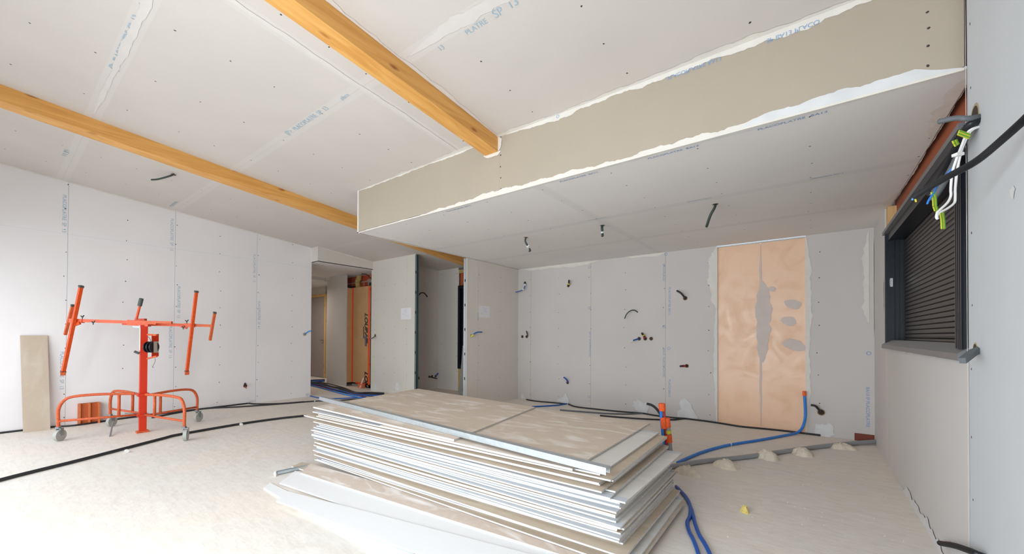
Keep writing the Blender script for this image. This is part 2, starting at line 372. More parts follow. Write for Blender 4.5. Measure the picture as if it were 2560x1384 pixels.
# ------------------------------------------------------------------ joint compound smears
_K = [0]
def bump_off():
    _K[0] = (_K[0]+1) % 40; return _K[0]*.00012
def smear(parent, p0, p1, up, nrm, w0, w1, seed, mat=m_smear, name='joint_compound', both=0.0, dens=14, off=.0015):
    rnd = random.Random(seed); p0 = np.array(p0, float); p1 = np.array(p1, float); up = np.array(up, float); nrm = np.array(nrm, float)
    off += bump_off(); L = np.linalg.norm(p1-p0); n = max(8, int(L*dens*4)); ph = [rnd.uniform(0, 6.28) for _ in range(8)]
    def f(t, k):
        s = t*L
        v = .42+.2*math.sin(3.1*s+ph[k])+.16*math.sin(8.3*s+ph[k+1])+.13*math.sin(21*s+ph[k+2])+.1*math.sin(47*s+ph[k+1])+rnd.uniform(-.1, .1)
        return w0+(w1-w0)*max(0, min(1, v))
    vs = []; fs = []
    for i in range(n+1):
        t = i/n; p = p0+(p1-p0)*t; e = min(1, 5*t+.15, 5*(1-t)+.15)
        a = p+up*f(t, 0)*e; b = p-up*(f(t, 3)*both*e)
        vs += [a+nrm*off, b+nrm*off]
    for i in range(n): fs.append((2*i, 2*i+1, 2*i+3, 2*i+2))
    return mk(name, vs, fs, mat, parent)
def blob(parent, c, up, nrm, w, h, seed, mat=m_smearp, name='plaster_patch', off=.0016, flat=False, rough=1):
    rnd = random.Random(seed); c = np.array(c, float); up = np.array(up, float); nrm = np.array(nrm, float); s = np.cross(up, nrm)
    off += bump_off(); n = 26; vs = [c+nrm*off]; ph = [rnd.uniform(0, 6.28) for _ in range(4)]
    for i in range(n):
        t = 2*math.pi*i/n; r = .8+rough*(.14*math.sin(3*t+ph[0])+.10*math.sin(5*t+ph[1])+.07*math.sin(9*t+ph[2])+rnd.uniform(-.06, .06))
        y = math.sin(t)*r*h/2
        if flat: y = max(y, -h*.2)
        vs.append(c+s*math.cos(t)*r*w/2+up*y+nrm*off)
    return mk(name, vs, [(0, 1+i, 1+(i+1) % n) for i in range(n)], mat, parent)
CN = np.array([0, -CS, -1.])/math.hypot(1, CS)      # ceiling normal, downwards
CYd = np.array([0, 1, -CS])/math.hypot(1, CS)        # along the slope
def cp(x, y): return (x, y, ceil(y))
UPZ = (0, 0, 1); BN = (0, -1, 0)
# fascia top band, bottom band, vertical edge beads
smear(fascia, (-2.1, YF, ceil(YF)), (XN, YF, ceil(YF)), (0, 0, -1), BN, .018, .062, 3)
smear(fascia, (XP, YF, ceil(YF)), (-2.35, YF, ceil(YF)), (0, 0, -1), BN, .006, .026, 4)
smear(fascia, (-3.4, YF, ZS), (XN, YF, ZS), UPZ, BN, .016, .055, 5)
smear(fascia, (XP, YF, ZS), (-3.3, YF, ZS), UPZ, BN, .006, .014, 6)
smear(fascia, (-.35, YF, ZS), (XN, YF, ZS), UPZ, BN, .05, .085, 61, mat=m_smearp)
MB().box(XP-.004, XP+.022, YF-.003, YF+.02, ZS-.003, ceil(YF)).box(XP-.004, XN, YF-.003, YF+.01, ZS-.004, ZS+.008).build('corner_bead', m_smear, fascia)
smear(ceiling, cp(-4.3, YF-.003), cp(XN, YF-.003), -CYd, CN, .01, .05, 7)
smear(ceiling, cp(-2.19, .2), cp(-2.19, YF), (1, 0, 0), CN, .01, .05, 8, mat=m_ccomp)
smear(ceiling, cp(-2.665, -1), cp(-2.665, YF), (1, 0, 0), CN, .01, .035, 9, both=1, mat=m_ccomp)
smear(ceiling, cp(-2.1, 1.655), cp(.2, 1.655), CYd, CN, .02, .07, 10, both=1, mat=m_ccomp)
smear(ceiling, cp(-5.1, .54), cp(-2.7, .54), CYd, CN, .01, .03, 11, both=1, mat=m_ccomp)
smear(ceiling, cp(-2.25, YF), cp(-2.05, YF), -CYd, CN, .02, .05, 12)
smear(fascia, (-2.20, YF, 2.80), (-2.20, YF, 2.93), (1, 0, 0), BN, .03, .07, 13, off=.003)
smear(fascia, (-2.36, YF, 2.808), (-2.16, YF, 2.803), (0, 0, -1), BN, .025, .045, 14, off=.003)
smear(soffit, (XP, 2.70, ZS), (XP, 5.99, ZS), (1, 0, 0), (0, 0, -1), .01, .05, 15)
smear(soffit, (-3.9, YF+.002, ZS), (.56, YF+.002, ZS), (0, 1, 0), (0, 0, -1), .01, .035, 16, mat=m_smearp)
smear(soffit, (.605, 2.75, ZS), (.605, 3.5, ZS), (-1, 0, 0), (0, 0, -1), .03, .12, 17)
smear(soffit, (.60, 4.65, ZS), (.60, 5.1, ZS), (-1, 0, 0), (0, 0, -1), .02, .07, 18)
smear(wb, (-4.35, YB, ZS), (-2.75, YB, ZS), (0, 0, -1), BN, .03, .075, 19)
smear(wb, (-2.3, YB, ZS), (-1.70, YB, ZS), (0, 0, -1), BN, .02, .05, 20)
smear(wb, (-1.02, YB, ZS), (-1.02, YB, 1.55), (-1, 0, 0), BN, .05, .13, 21)
smear(wb, (-1.02, YB, 1.6), (-1.02, YB, .0), (-1, 0, 0), BN, .02, .05, 22, mat=m_smearp)
smear(wb2, (-.046, YB, ZS), (-.046, YB, .05), (1, 0, 0), BN, .03, .07, 23)
smear(wb2, (.53, YB, 2.38), (.53, YB, 1.35), (-1, 0, 0), BN, .03, .08, 24)
smear(wall_right, (XR, YB, 2.3), (XR, YB, 1.2), (0, -1, 0), (-1, 0, 0), .01, .04, 25)
smear(wall_right, (XR, 5.25, 1.75), (XR, 5.25, 1.45), (0, 1, 0), (-1, 0, 0), .02, .06, 26)
smear(wall_right, (XR, 5.2, 1.09), (XR, 2.72, 1.09), (0, 0, -1), (-1, 0, 0), .0, .03, 27)
smear(wall_right, (XR, 4.3, 0), (XR, 2.9, 0), UPZ, (-1, 0, 0), .02, .10, 28, mat=m_smearp)
smear(header, (-7.37, 3.72, 2.56), (-7.37, 4.86, 2.56), UPZ, (1, 0, 0), .0, .03, 29)
smear(header, (-7.37, 3.72, ceil(3.7)), (-7.37, 4.86, ceil(4.86)), (0, 0, -1), (1, 0, 0), .02, .05, 30)
smear(wl, (XL, -1.4, ceil(-1.4)), (XL, 3.69, ceil(3.69)), (0, 0, -1), (1, 0, 0), .012, .02, 31)
smear(wall_part, (XP, 4.62, 2.4), (XP, 4.62, .05), (0, 1, 0), (1, 0, 0), .006, .012, 32)
smear(wall_near, (XN, 2.648, 3.0), (XN, 2.648, .02), (0, -1, 0), (-1, 0, 0), .008, .012, 33)
for px, py, ww, hh, s in ((1307, 994, .12, .16, 1), (1413, 1001, .2, .26, 2), (1604, 1020, .26, .3, 3), (1716, 1030, .30, .42, 4), (1600, 1012, .3, .12, 5), (2062, 1078, .22, .26, 6), (2045, 1083, .1, .1, 7), (1398, 1000, .1, .07, 8)):
    blob(wb if px < 1900 else wb2, atY(px, py, YB), UPZ, BN, ww, hh, s+40)
for px, py, ww, hh, s in ((938, 968, .16, .26, 9), (994, 966, .18, .2, 10)):
    blob(wall_paper, atY(px, py, 4.87), UPZ, BN, ww, hh, s+40)
blob(wl, atX(770, 986, XL), UPZ, (1, 0, 0), .12, .06, 60); blob(wl, atX(630, 1003, XL), UPZ, (1, 0, 0), .14, .06, 61)
blob(wall_near, atX(2533, 480, XN), UPZ, (-1, 0, 0), .05, .05, 62, mat=m_smearp)

# printed lettering on the boards
def txt(parent, s, org, ux, uy, size, mat, name='printed_lettering', off=.002, shear=0, bold=0):
    cu = bpy.data.curves.new('t', 'FONT'); cu.body = s; cu.size = size; cu.shear = shear; cu.offset = bold
    ob = bpy.data.objects.new('t', cu); COL.objects.link(ob)
    me = bpy.data.meshes.new_from_object(ob.evaluated_get(bpy.context.evaluated_depsgraph_get()))
    co = np.array([v.co[:] for v in me.vertices]); fc = [tuple(q.vertices) for q in me.polygons]
    bpy.data.objects.remove(ob); bpy.data.curves.remove(cu); bpy.data.meshes.remove(me)
    ux = np.array(ux, float); uy = np.array(uy, float); ux /= np.linalg.norm(ux); uy /= np.linalg.norm(uy); n = np.cross(ux, uy)
    return mk(name, [np.array(org)+ux*c[0]+uy*c[1]+n*off for c in co], fc, mat, parent)
P_ = 'PLACOPLATRE  SP  13'
def ctext(px, py, s, size, mat=m_ink, flip=1): txt(ceiling, s, atC(px, py), (flip, 0, 0), -CYd*flip, size, mat, off=.002, shear=.1)
ctext(722, 338, '(P>', .075); ctext(740, 326, P_, .06); ctext(856, 250, 'placo', .05)
ctext(292, 178, '(P>', .07); ctext(303, 160, P_, .07); ctext(366, 28, 'placo', .06)
ctext(1168, 88, 'PLATRE', .05); ctext(1238, 46, 'SP  13', .07)
ctext(168, 392, 'P  R  SP13', .06); ctext(430, 516, 'PLACOPLATRE', .05)
ctext(1100, 128, '13', .05)
for y_, x_, k in ((.575, 2.95, 0), (1.64, 2.9, 0), (1.70, 1.9, 0), (2.74, 2.55, 0), (.575, .95, 0), (2.79, 1.75, 0), (1.64, 1.3, 0)):
    txt(wl, P_, (XL, y_-.03 if y_ in (.575, 1.64, 2.74) else y_, x_), (0, 0, -1), (0, 1, 0), .05, m_ink, off=.002)
for x_, z_, s in ((-2.93, 1.25, 'BA13  PLACOPLATRE'), (-1.74, 1.0, 'BA13  PLACOPLATRE'), (-1.66, 1.9, 'PLACOPLATRE BA13'), (-1.74, 2.25, 'BA13 PLACO'), (-1.66, .55, 'PLACO BA13'), (.50, .62, 'BA13 IP PLACOPLATRE')):
    txt(wb if x_ < 0 else wb2, s, (x_, YB, z_), (0, 0, -1), (1, 0, 0), .045, m_ink2, off=.002)
for x_, z_ in ((-2.93, 1.62), (-2.93, 2.30), (-1.73, 1.30), (-1.66, .98), (-2.93, .15), (.52, .98), (-1.70, 2.37)):
    txt(wb if x_ < 0 else wb2, 'O', (x_-.02, YB, z_), (1, 0, 0), (0, 0, 1), .06, m_ink2, off=.002)
for px in (2050, 2180, 2290): pass
for x_ in (-2.9, -1.6, -.9, -.25): txt(soffit, 'PLACOPLATRE  BA13', (x_, YF+.07, ZS), (1, 0, 0), (0, -1, 0), .035, m_ink2, off=.002)
for x_ in (-1.9, -.9, 0.0): txt(soffit, 'placoplatre ba13', (x_, 3.86, ZS), (1, 0, 0), (0, -1, 0), .03, m_ink2, off=.002)
txt(soffit, 'placo', (-3.5, 4.9, ZS), (1, 0, 0), (0, -1, 0), .04, m_ink, off=.002)
for x_, s in ((-1.6, 'O'), (-.75, 'PLACOPLATRE BA13'), (-.2, 'SP BA13 PLACO')): txt(fascia, s, (x_, YF, 2.90), (1, 0, 0), (0, 0, -1) if s != 'O' else (0, 0, 1), .035, m_ink2, off=-.003 if s != 'O' else .003)
for y_, z_ in ((4.88, 2.2), (4.86, 1.55)): txt(wall_part, 'PLACO' if y_ < 4.87 else 'O', (XP, y_, z_), (0, 0, -1), (0, 1, 0), .04, m_ink2, off=.002)

# ------------------------------------------------------------------ timber beams
def beam(name, x0, x1, ya, yb, dep, label):
    b0 = [(x0, ya, ceil(ya)-dep), (x1, ya, ceil(ya)-dep), (x1, yb, ceil(yb)-dep), (x0, yb, ceil(yb)-dep)]
    t0 = [(p[0], p[1], p[2]+dep) for p in b0]
    return MB().hexa(b0, t0).build(name, m_beam, label=label, cat='beam', kind='thing', group='exposed ceiling beams', base=(x0, ya, ceil(ya)-dep))
beam('ceiling_beam', -2.335, -2.192, YR, YF, .13, 'large pale timber beam ending in the beige bulkhead face')
beam('ceiling_beam', -5.365, -5.205, YR, YB, .135, 'long timber beam across the ceiling above the orange board lifter')

# ------------------------------------------------------------------ salmon panel bay in back wall
pk = MB().box(-1.018, -.52, YB+.028, YB+.05, .0, 2.40).box(-.515, -.048, YB+.03, YB+.05, .0, 2.40).build('insulation_panel', m_pink, None, base=(-.53, YB+.04, 0),
     label='tall salmon pink foil panel set into the back wall', cat='panel')
smear(pk, (-.515, YB+.028, 2.38), (-.515, YB+.028, .02), (1, 0, 0), BN, .008, .02, 70, mat=m_lilac, both=1)
smear(pk, (-.50, YB+.028, 1.9), (-.50, YB+.028, .85), (1, 0, 0), BN, .06, .14, 71, mat=m_lilac, both=.6)
for px, py, ww, hh in ((1982, 760, .22, .14), (1972, 802, .2, .14), (1985, 862, .3, .17), (1930, 722, .1, .08)): blob(pk, atY(px, py, YB+.026), np.array([.35, 0, .94]), BN, ww, hh, px, off=.001, mat=m_lilac, rough=.35)
MB().box(-1.02, -.046, YB-.002, YB+.045, 2.398, 2.413).build('steel_track', m_steel, pk)
MB().box(-1.022, -1.015, YB-.003, YB+.05, 0, 2.40).box(-.05, -.042, YB-.003, YB+.05, 0, 2.40).build('corner_bead', m_smear, pk)

# ------------------------------------------------------------------ window with lowered shutter
win = empty('window_1', (XR+.02, 4, 1.1), kind='structure')
XW = XR+.004; YA, YC = 2.735, 5.185; Z0, Z1 = 1.115, 2.165
fr = MB()
fr.box(XW, .74, YA, YA+.13, Z0, Z1).box(XW, .74, YC-.06, YC, Z0, Z1).box(XW+.01, .74, YA+.13, YC-.06, Z1-.07, Z1).box(XW+.03, .74, YA+.13, YC-.06, Z0, Z0+.03)
for k in range(4): fr.box(XW-.012, XW, YA+.015+k*.030, YA+.030+k*.030, Z0+.02, Z1)
for k in range(3): fr.box(XW-.008, XW, YC-.055+k*.018, YC-.046+k*.018, Z0, Z1)
for k in range(3): fr.box(.62+.03*k, .63+.03*k, YC-.075, YC-.06, Z0+.03, Z1-.07)
fr.build('window_frame', m_anth, win)
MB().box(XR-.018, XW+.03, YA, YC+.02, Z1, Z1+.03).build('top_trim', m_sill, win)
si = MB().add([(XR-.025, YA-.005, Z0-.035), (XR-.025, YC+.015, Z0-.035), (XR-.025, YC+.015, Z0-.002), (XR-.025, YA-.005, Z0-.002), (XW+.03, YC+.015, Z0+.045), (XW+.03, YA-.005, Z0+.045), (XW+.03, YC+.015, Z0-.035), (XW+.03, YA-.005, Z0-.035)],
    [(0, 1, 2, 3), (3, 2, 4, 5), (5, 4, 6, 7), (7, 6, 1, 0), (0, 3, 5, 7), (1, 6, 4, 2)])
si.build('window_sill', m_sill, win)
sh = MB(); nz = 27; zz = np.linspace(Z0+.03, Z1-.07, nz+1)
for i in range(nz):
    a, c = zz[i], zz[i+1]; y0_, y1_ = YA+.13, YC-.06; xs = (.708, .699, .697, .699, .708); prof = [(xs[k], a+(c-a)*q) for k, q in enumerate((0, .12, .5, .84, 1))]
    vs = [(x, y, z) for y in (y0_, y1_) for x, z in prof]
    sh.add(vs, [(k, k+1, k+6, k+5) for k in range(4)])
sh.box(.73, .735, YA+.13, YC-.06, Z0, Z1)
sh.build('roller_shutter', m_shut, win)
MB().box(.60, .618, YC-.075, YC-.06, 1.66, 1.74).box(.596, .60, YC-.085, YC-.07, 1.67, 1.73).build('window_latch', simple('latch', (200, 200, 200), .3, .6), win)
MB().box(.645, .72, 2.6, 5.19, Z1+.03, 2.50).build('lintel', m_lint, win)
MB().box(XR+.01, .66, 5.10, 5.18, Z1+.03, 2.417).build('timber_block', m_frame, win)
MB().box(.655, .75, 2.60, 2.73, .9, 2.165).build('insulation', m_wool, win)
# ragged lump of plaster at ceiling cut
smear(soffit, (.61, 2.72, ZS-.002), (.61, 4.9, ZS-.002), (1, 0, 0), (0, 0, -1), .0, .012, 81, dens=22)
# niche window
w2 = empty('window_2', (-5.5, YB, 0), kind='structure')
MB().box(-5.962, -5.90, YB-.02, YB+.08, .47, 2.225).box(-5.90, -4.6, YB-.02, YB+.08, 2.16, 2.225).box(-5.90, -4.6, YB-.02, YB+.08, .47, .55).box(-5.86, -5.81, YB, YB+.06, .55, 2.16).build('window_frame', m_anth, w2)
MB().box(-5.90, -4.6, YB+.05, YB+.07, .5, 2.2).build('roller_shutter', m_dark, w2)
MB().box(-5.96, -4.45, YB+.04, YB+.14, 2.225, 2.60).build('lintel', m_lint, w2)
MB().box(-5.955, -4.5, YB-.005, YB+.06, 2.49, 2.56).box(-5.955, -5.84, YB-.005, YB+.05, .0, .47).build('insulation', m_wool, w2)
MB().box(-5.96, -4.46, YB-.01, YB+.05, 2.565, 2.60).build('steel_track', m_zinc, w2)
struct('wall_niche_outer', MB().box(-6.7, -4.4, YB+.14, YB+.25, 0, 2.7), m_brick)

# ------------------------------------------------------------------ front door wrapped in cardboard
dr = empty('door_1', (-8.0, 5.08, 0), kind='structure')
MB().box(-8.45, -7.735, 5.05, 5.09, .085, 2.255).build('cardboard_wrap', m_card, dr)
MB().box(-8.46, -8.445, 4.93, 5.06, .085, 2.245).build('cardboard_flap', m_card, dr)
MB().box(-7.80, -7.42, 5.06, 5.22, .0, 2.33).box(-8.46, -7.42, 5.07, 5.2, .04, .10).box(-8.47, -8.455, 4.93, 5.2, .04, 2.3).build('door_frame', m_dark, dr)
tp = MB().box(-8.452, -8.405, 5.046, 5.05, .09, 2.255).box(-7.80, -7.745, 5.046, 5.05, .07, 2.25).box(-8.475, -8.46, 4.925, 4.93, .3, 2.2)
tp.box(-8.28, -7.90, 5.046, 5.05, .065, .10)
for z_ in (.5, 1.05, 1.6, 2.15): tp.box(-7.745, -7.725, 5.044, 5.05, z_, z_+.05)
tp.build('orange_tape', simple('vivid_orange_tape', (240, 74, 22), .5), dr)
MB().box(-8.474, -8.46, 4.922, 4.93, .35, .62).box(-8.474, -8.46, 4.922, 4.93, 1.1, 1.28).box(-8.474, -8.46, 4.922, 4.93, 1.85, 2.02).build('white_clip', m_tie, dr)
txt(dr, 'LOUBAT', (-7.935, 5.05, 1.66), (0, 0, -1), (1, 0, 0), .165, m_dark, off=.003, shear=.3, bold=.007)
txt(dr, 'LOU', (-7.92, 5.05, .36), (0, 0, -1), (1, 0, 0), .165, m_dark, off=.003, shear=.3, bold=.007)
MB().box(-7.985, -7.968, 5.044, 5.05, 1.10, 1.36).build('printed_bar', m_dark, dr)
hp = atY(915, 850, 5.04)
MB().box(hp[0]-.02, hp[0]+.02, 5.02, 5.05, hp[2]-.13, hp[2]+.13).tube([(hp[0], 5.03, hp[2]+.06), (hp[0], 4.98, hp[2]+.06), (hp[0]-.13, 4.98, hp[2]+.06)], .01, 8, smooth=False).build('door_handle', m_zinc, dr)
autosmooth(MB().tube([(-8.40, 5.18, 2.25), (-8.38, 5.14, 2.4), (-8.32, 5.14, 2.48), (-8.31, 5.14, 2.54)], .06, 10).build('insulation', m_wool, dr))
blob(dr, (-8.02, 5.218, 2.38), UPZ, BN, .22, .2, 91, mat=m_mortar)
MB().tube([(-8.0, 5.0, 2.53), (-7.8, 5.0, 2.50), (-7.6, 5.0, 2.38), (-7.45, 5.0, 2.33)], .01, 8).build('electric_conduit', m_black, tag(empty('hanging_conduit', (-7.8, 5.0, 2.5)), 'thin dark conduit sagging under the corridor ceiling above the cardboard wrapped door', 'conduit'))
c0 = atY(909, 975, 5.0)
MB().box(c0[0]-.13, c0[0]+.05, 4.94, 5.0, 0, .09).build('brick_offcut', m_tilebrick, None, base=(c0[0], 4.95, 0), label='small terracotta brick offcut on the floor below the cardboard wrapped door', cat='brick')
c0 = atY(906, 968, 4.98)
MB().hexa([(c0[0]-.03, 4.92, 0), (c0[0]+.01, 4.92, 0), (c0[0]+.01, 4.93, 0), (c0[0]-.03, 4.93, 0)], [(c0[0]-.01, 4.99, .22), (c0[0]+.04, 4.99, .22), (c0[0]+.04, 5.0, .22), (c0[0]-.01, 5.0, .22)]).build('packing_strip', simple('pink_foam', (226, 190, 184), .8), None, base=(c0[0], 4.92, 0), label='short pale pink strip leaning below the cardboard wrapped door', cat='strip')

# ------------------------------------------------------------------ steel studs
def stud(name, x0, x1, y0, y1, z1, label, nslot=6, face='-y'):
    s = empty(name, ((x0+x1)/2, (y0+y1)/2, 0), label=label, cat='metal stud')
    MB().box(x0, x1, y0, y0+.002, 0, z1).box(x0, x0+.002, y0, y1, 0, z1).box(x1-.002, x1, y0, y1, 0, z1).build('channel', m_steel, s)
    for i in range(nslot):
        z = .07+(z1-.45)*i/(nslot-1); MB().box((x0+x1)/2-.009, (x0+x1)/2+.009, y0-.001, y0, z, z+.045).build('slot', m_shadowgap, s)
    return s
stud('wall_stud', XP-.060, XP-.012, 4.60, 4.64, 2.415, 'bright galvanised stud on the open end of the partition with the right paper note', 6)
s2 = empty('wall_stud', (-5.96, 4.9, 0), label='greenish steel stud on the end of the wall with the left paper note', cat='metal stud')
MB().box(-5.985, -5.983, 4.86, 4.915, 0, 2.70).box(-5.985, -5.935, 4.913, 4.915, 0, 2.70).box(-5.985, -5.94, 4.86, 4.862, 0, 2.70).build('channel', simple('green_steel', (112, 132, 128), .4, .5), s2)
for i in range(7): z = .06+i*.38; MB().box(-5.972, -5.952, 4.857, 4.86, z, z+.05).build('slot', m_shadowgap, s2)
# bundle of profiles leaning in the niche
for i, (a, c, top) in enumerate((((1147, 986), (1162, 925), .33), ((1152, 987), (1163, 935), .3), ((1157, 988), (1164, 940), .28))):
    p = atZ(a[0]+2, a[1]); q_ = atX(c[0]-1, c[1], -4.53)
    s = MB().bar(p+np.array([0, 0, .01]), (-4.55, q_[1]+.02*i, 1.0), .03, .02)
    s.build('leaning_profile', m_steel, None, base=p, label=('thin steel profile leaning in the niche, leftmost of three', 'thin steel profile leaning in the niche, middle of three', 'thin steel profile leaning in the niche, closest to the stud')[i], cat='metal profile', group='profiles leaning in the niche')

# ------------------------------------------------------------------ paper notes
def note(c0, c1, plane, v, label):
    f = atY if plane == 'y' else atX
    a = f(*c0, v); c = f(*c1, v); n = np.array([0, -1, 0]) if plane == 'y' else np.array([1, 0, 0])
    a = a+n*.002; c = c+n*.002
    vs = [a, (c[0], c[1], a[2]), c, (a[0], a[1], c[2])]
    o = mk('paper_note', [np.array(k) for k in vs]+[np.array(k)-n*.0012 for k in vs], [(0, 1, 2, 3), (7, 6, 5, 4), (0, 4, 5, 1), (1, 5, 6, 2), (2, 6, 7, 3), (3, 7, 4, 0)], m_noteP, None, base=a, label=label, cat='paper note', group='paper notes on the walls')
    u = np.array([1., 0, 0]) if plane == 'y' else np.array([0, 1., 0]); L = np.linalg.norm((c-a)[:2]); Hh = a[2]-c[2]
    q = MB(); rnd = random.Random(label)
    for k in range(7):
        s0 = .12+rnd.random()*.4; l = .1+rnd.random()*.3; z = a[2]-Hh*(.12+.1*k); pt = a+u*L*s0+n*.0006; pt[2] = z; p2 = pt+u*L*l
        q.bar(pt, p2, .0025, .002)
    q.build('pencil_lettering', m_ink3, o); return o
note((1002.5, 770), (1028, 797.5), 'y', 4.87, 'small white paper note on the wall between the corridor and the niche')
note((1196.5, 763), (1224, 794), 'x', XP, 'small white paper note on the partition right of the niche')

# ------------------------------------------------------------------ pile of plasterboard
ORD = 'topmost second third fourth fifth sixth seventh eighth ninth tenth eleventh twelfth thirteenth fourteenth fifteenth sixteenth seventeenth eighteenth nineteenth twentieth twenty-first twenty-second twenty-third twenty-fourth twenty-fifth twenty-sixth twenty-seventh twenty-eighth twenty-ninth thirtieth thirty-first'.split()
def sheet(name, nl, nr, fr_, z0, z1, mats, label, group=None, fl=None, cat='plasterboard sheet', taper=(0, 0)):
    """a sheet from its near-left, near-right and far-right corners, slightly cambered when bend is given"""
    nl, nr, fr_ = (np.array(k[:2], float) for k in (nl, nr, fr_)); fl = np.array(fl[:2], float) if fl is not None else nl+fr_-nr
    wd = np.linalg.norm(fr_-nr); e = min(.055, wd*.3)/wd; tu, td = taper
    vs = []; fs = []; mi = []
    for a, c in ((nl, fl), (nr, fr_)):
        prof = [(0, z0+td), (e, z0), (1-e, z0), (1, z0+td), (1, z1-tu), (1-e, z1), (e, z1), (0, z1-tu)]
        vs += [(*(a+(c-a)*q), z) for q, z in prof]
    for k in range(8):
        fs.append((k, (k+1) % 8, 8+(k+1) % 8, 8+k)); mi.append(1 if k in (3, 7) else (3 if (k in (4, 6) and len(mats) > 3) else 0))
    fs += [tuple(range(8)), tuple(range(8, 16))]; mi += [2, 2]
    o = mk(name, vs, fs, mats, None, base=(nr[0], nr[1], z0), label=label, cat=cat)
    # recalc keeps face order
    o.data.polygons.foreach_set('material_index', mi); o.data.update()
    if group: o['group'] = group
    return o
RX = {0: -.69, 1: -.70, 2: -.76, 3: -.80, 4: -.733, 5: -.782, 6: -.788, 7: -.785, 8: -.78, 9: -.79, 10: -.807, 11: -.80, 12: -.76, 13: -.769, 14: -.801, 15: -.815, 16: -.834, 17: -.80, 18: -.793, 19: -.788, 20: -.783, 21: -.79, 22: -.754, 23: -.826, 24: -.823, 25: -.868, 26: -.90, 27: -.899, 28: -.837, 29: -.837, 30: -.90}
LX = {0: -3.60, 1: -3.585, 2: -3.50, 3: -3.585, 4: -3.60, 5: -3.63, 6: -3.65, 7: -3.673, 8: -3.66, 9: -3.68, 10: -3.657, 11: -3.675, 12: -3.70, 13: -3.729, 14: -3.688, 15: -3.742, 16: -3.706, 17: -3.72, 18: -3.761, 19: -3.70, 20: -3.707, 21: -3.69, 22: -3.66, 23: -3.643, 24: -3.65, 25: -3.685, 26: -3.769, 27: -3.901, 28: -3.70, 29: -3.698, 30: -3.795}
DY = {27: -.012, 25: -.035, 4: -.05, 5: .02, 12: .012, 18: -.015, 0: -.05, 1: .0, 28: .02, 29: .01, 30: .01, 13: -.01, 24: .03}
rb = random.Random(3)
for k in range(31):
    z1 = .045+.0135*k; z0 = z1-.0122; t = k/30
    dy = DY.get(k, rb.uniform(-.012, .012)); rot = rb.uniform(-.02, .02)
    yl = 1.82+.04*t+dy+rot; yr = 1.965+dy-rot
    nl = (LX[k], yl); nr = (RX[k], yr); fr_ = (RX[k]+rb.uniform(-.012, .012)-.03*t+(.03 if k in (21, 22) else 0), 2.92+.19*t+rb.uniform(-.02, .02))
    beige = k in (0, 4, 9, 11, 12, 17, 24, 25, 27, 28, 29)
    lab = 'plasterboard sheet of the big pile, %s from the top of its thirty-one full sheets' % ORD[30-k] if k < 30 else 'topmost full plasterboard sheet of the big pile, sticking out at its left corner'
    if k == 0: nl = (-3.625, 1.807); nr = (-.69, 1.91)
    if k == 0: lab = 'lowest plasterboard sheet of the big pile, with a brown strip of its face showing'
    sheet('plasterboard_sheet', nl, nr, fr_, z0, z1, [m_topb if beige else m_topw, m_edge, m_core, m_topb if beige else m_taper], lab, 'sheets stacked in the big pile', taper=(.0035, .0) if k % 2 else (.0005, .003))
    if k in (3, 7, 21):
        u = np.array([nr[0]-nl[0], nr[1]-nl[1], 0]); u /= np.linalg.norm(u)
        o_ = bpy.data.objects[-1] if False else None
# supports under the pile
for i, x_ in enumerate((-3.2, -2.2, -1.1)):
    MB().bar((x_, 1.98, .0155), (x_, 2.9, .0155), .08, .031).build('timber_batten', m_frame, None, base=(x_, 2, 0), label=('timber batten under the left end of the plasterboard pile', 'timber batten under the middle of the plasterboard pile', 'timber batten under the right end of the plasterboard pile')[i], cat='batten')
ZT = .4525
a1 = atZ(783, 1016, ZT+.026); a2 = atZ(1135, 1098, ZT+.026); a3 = atZ(1338, 1017, ZT+.026); a4 = atZ(1045, 971, ZT+.026)
sheet('plasterboard_offcut', a1, a2, a3, ZT+.0135, ZT+.026, [m_top, m_edge, m_core], 'dusty beige plasterboard piece on the left half of the pile top', 'cut pieces lying on the pile', fl=a4)
b2 = atZ(1431, 1171, ZT+.0125); b3 = atZ(1625, 1057, ZT+.0125); b1 = b2+(atZ(1133, 1104, ZT+.0125)-b2)*1.9; b4 = b1+(b3-b2)
sheet('plasterboard_offcut', b1, b2, b3, ZT, ZT+.0125, [m_top, m_edge, m_core], 'dusty beige plasterboard piece with white smudges on the right half of the pile top', 'cut pieces lying on the pile', fl=b4)
# long galvanised channel laid diagonally on top
ZC = ZT+.064; p = atZ(803, 990.5, ZC); q_ = atZ(1520, 1167, ZC)
ch = empty('metal_channel', (q_[0], q_[1], ZT+.026), label='long galvanised channel lying diagonally across the top of the plasterboard pile', cat='metal channel')
d = (q_-p)/np.linalg.norm(q_-p); sd = np.cross(d, (0, 0, 1))
MB().hexa([p+sd*.022+np.array([0, 0, .0]), q_+sd*.022, q_-sd*.022, p-sd*.022], [p+sd*.022+np.array([0, 0, .0015]), q_+sd*.022+np.array([0, 0, .0015]), q_-sd*.022+np.array([0, 0, .0015]), p-sd*.022+np.array([0, 0, .0015])]).build('web', m_steel, ch)
for s_, nm in ((1, 'flange'), (-1, 'flange')):
    e = sd*.022*s_; dn = np.array([0, 0, -.036]); th = -sd*.0015*s_
    MB().hexa([p+e+dn, q_+e+dn, q_+e+dn+th, p+e+dn+th], [p+e, q_+e, q_+e+th, p+e+th]).build(nm, m_steel, ch)
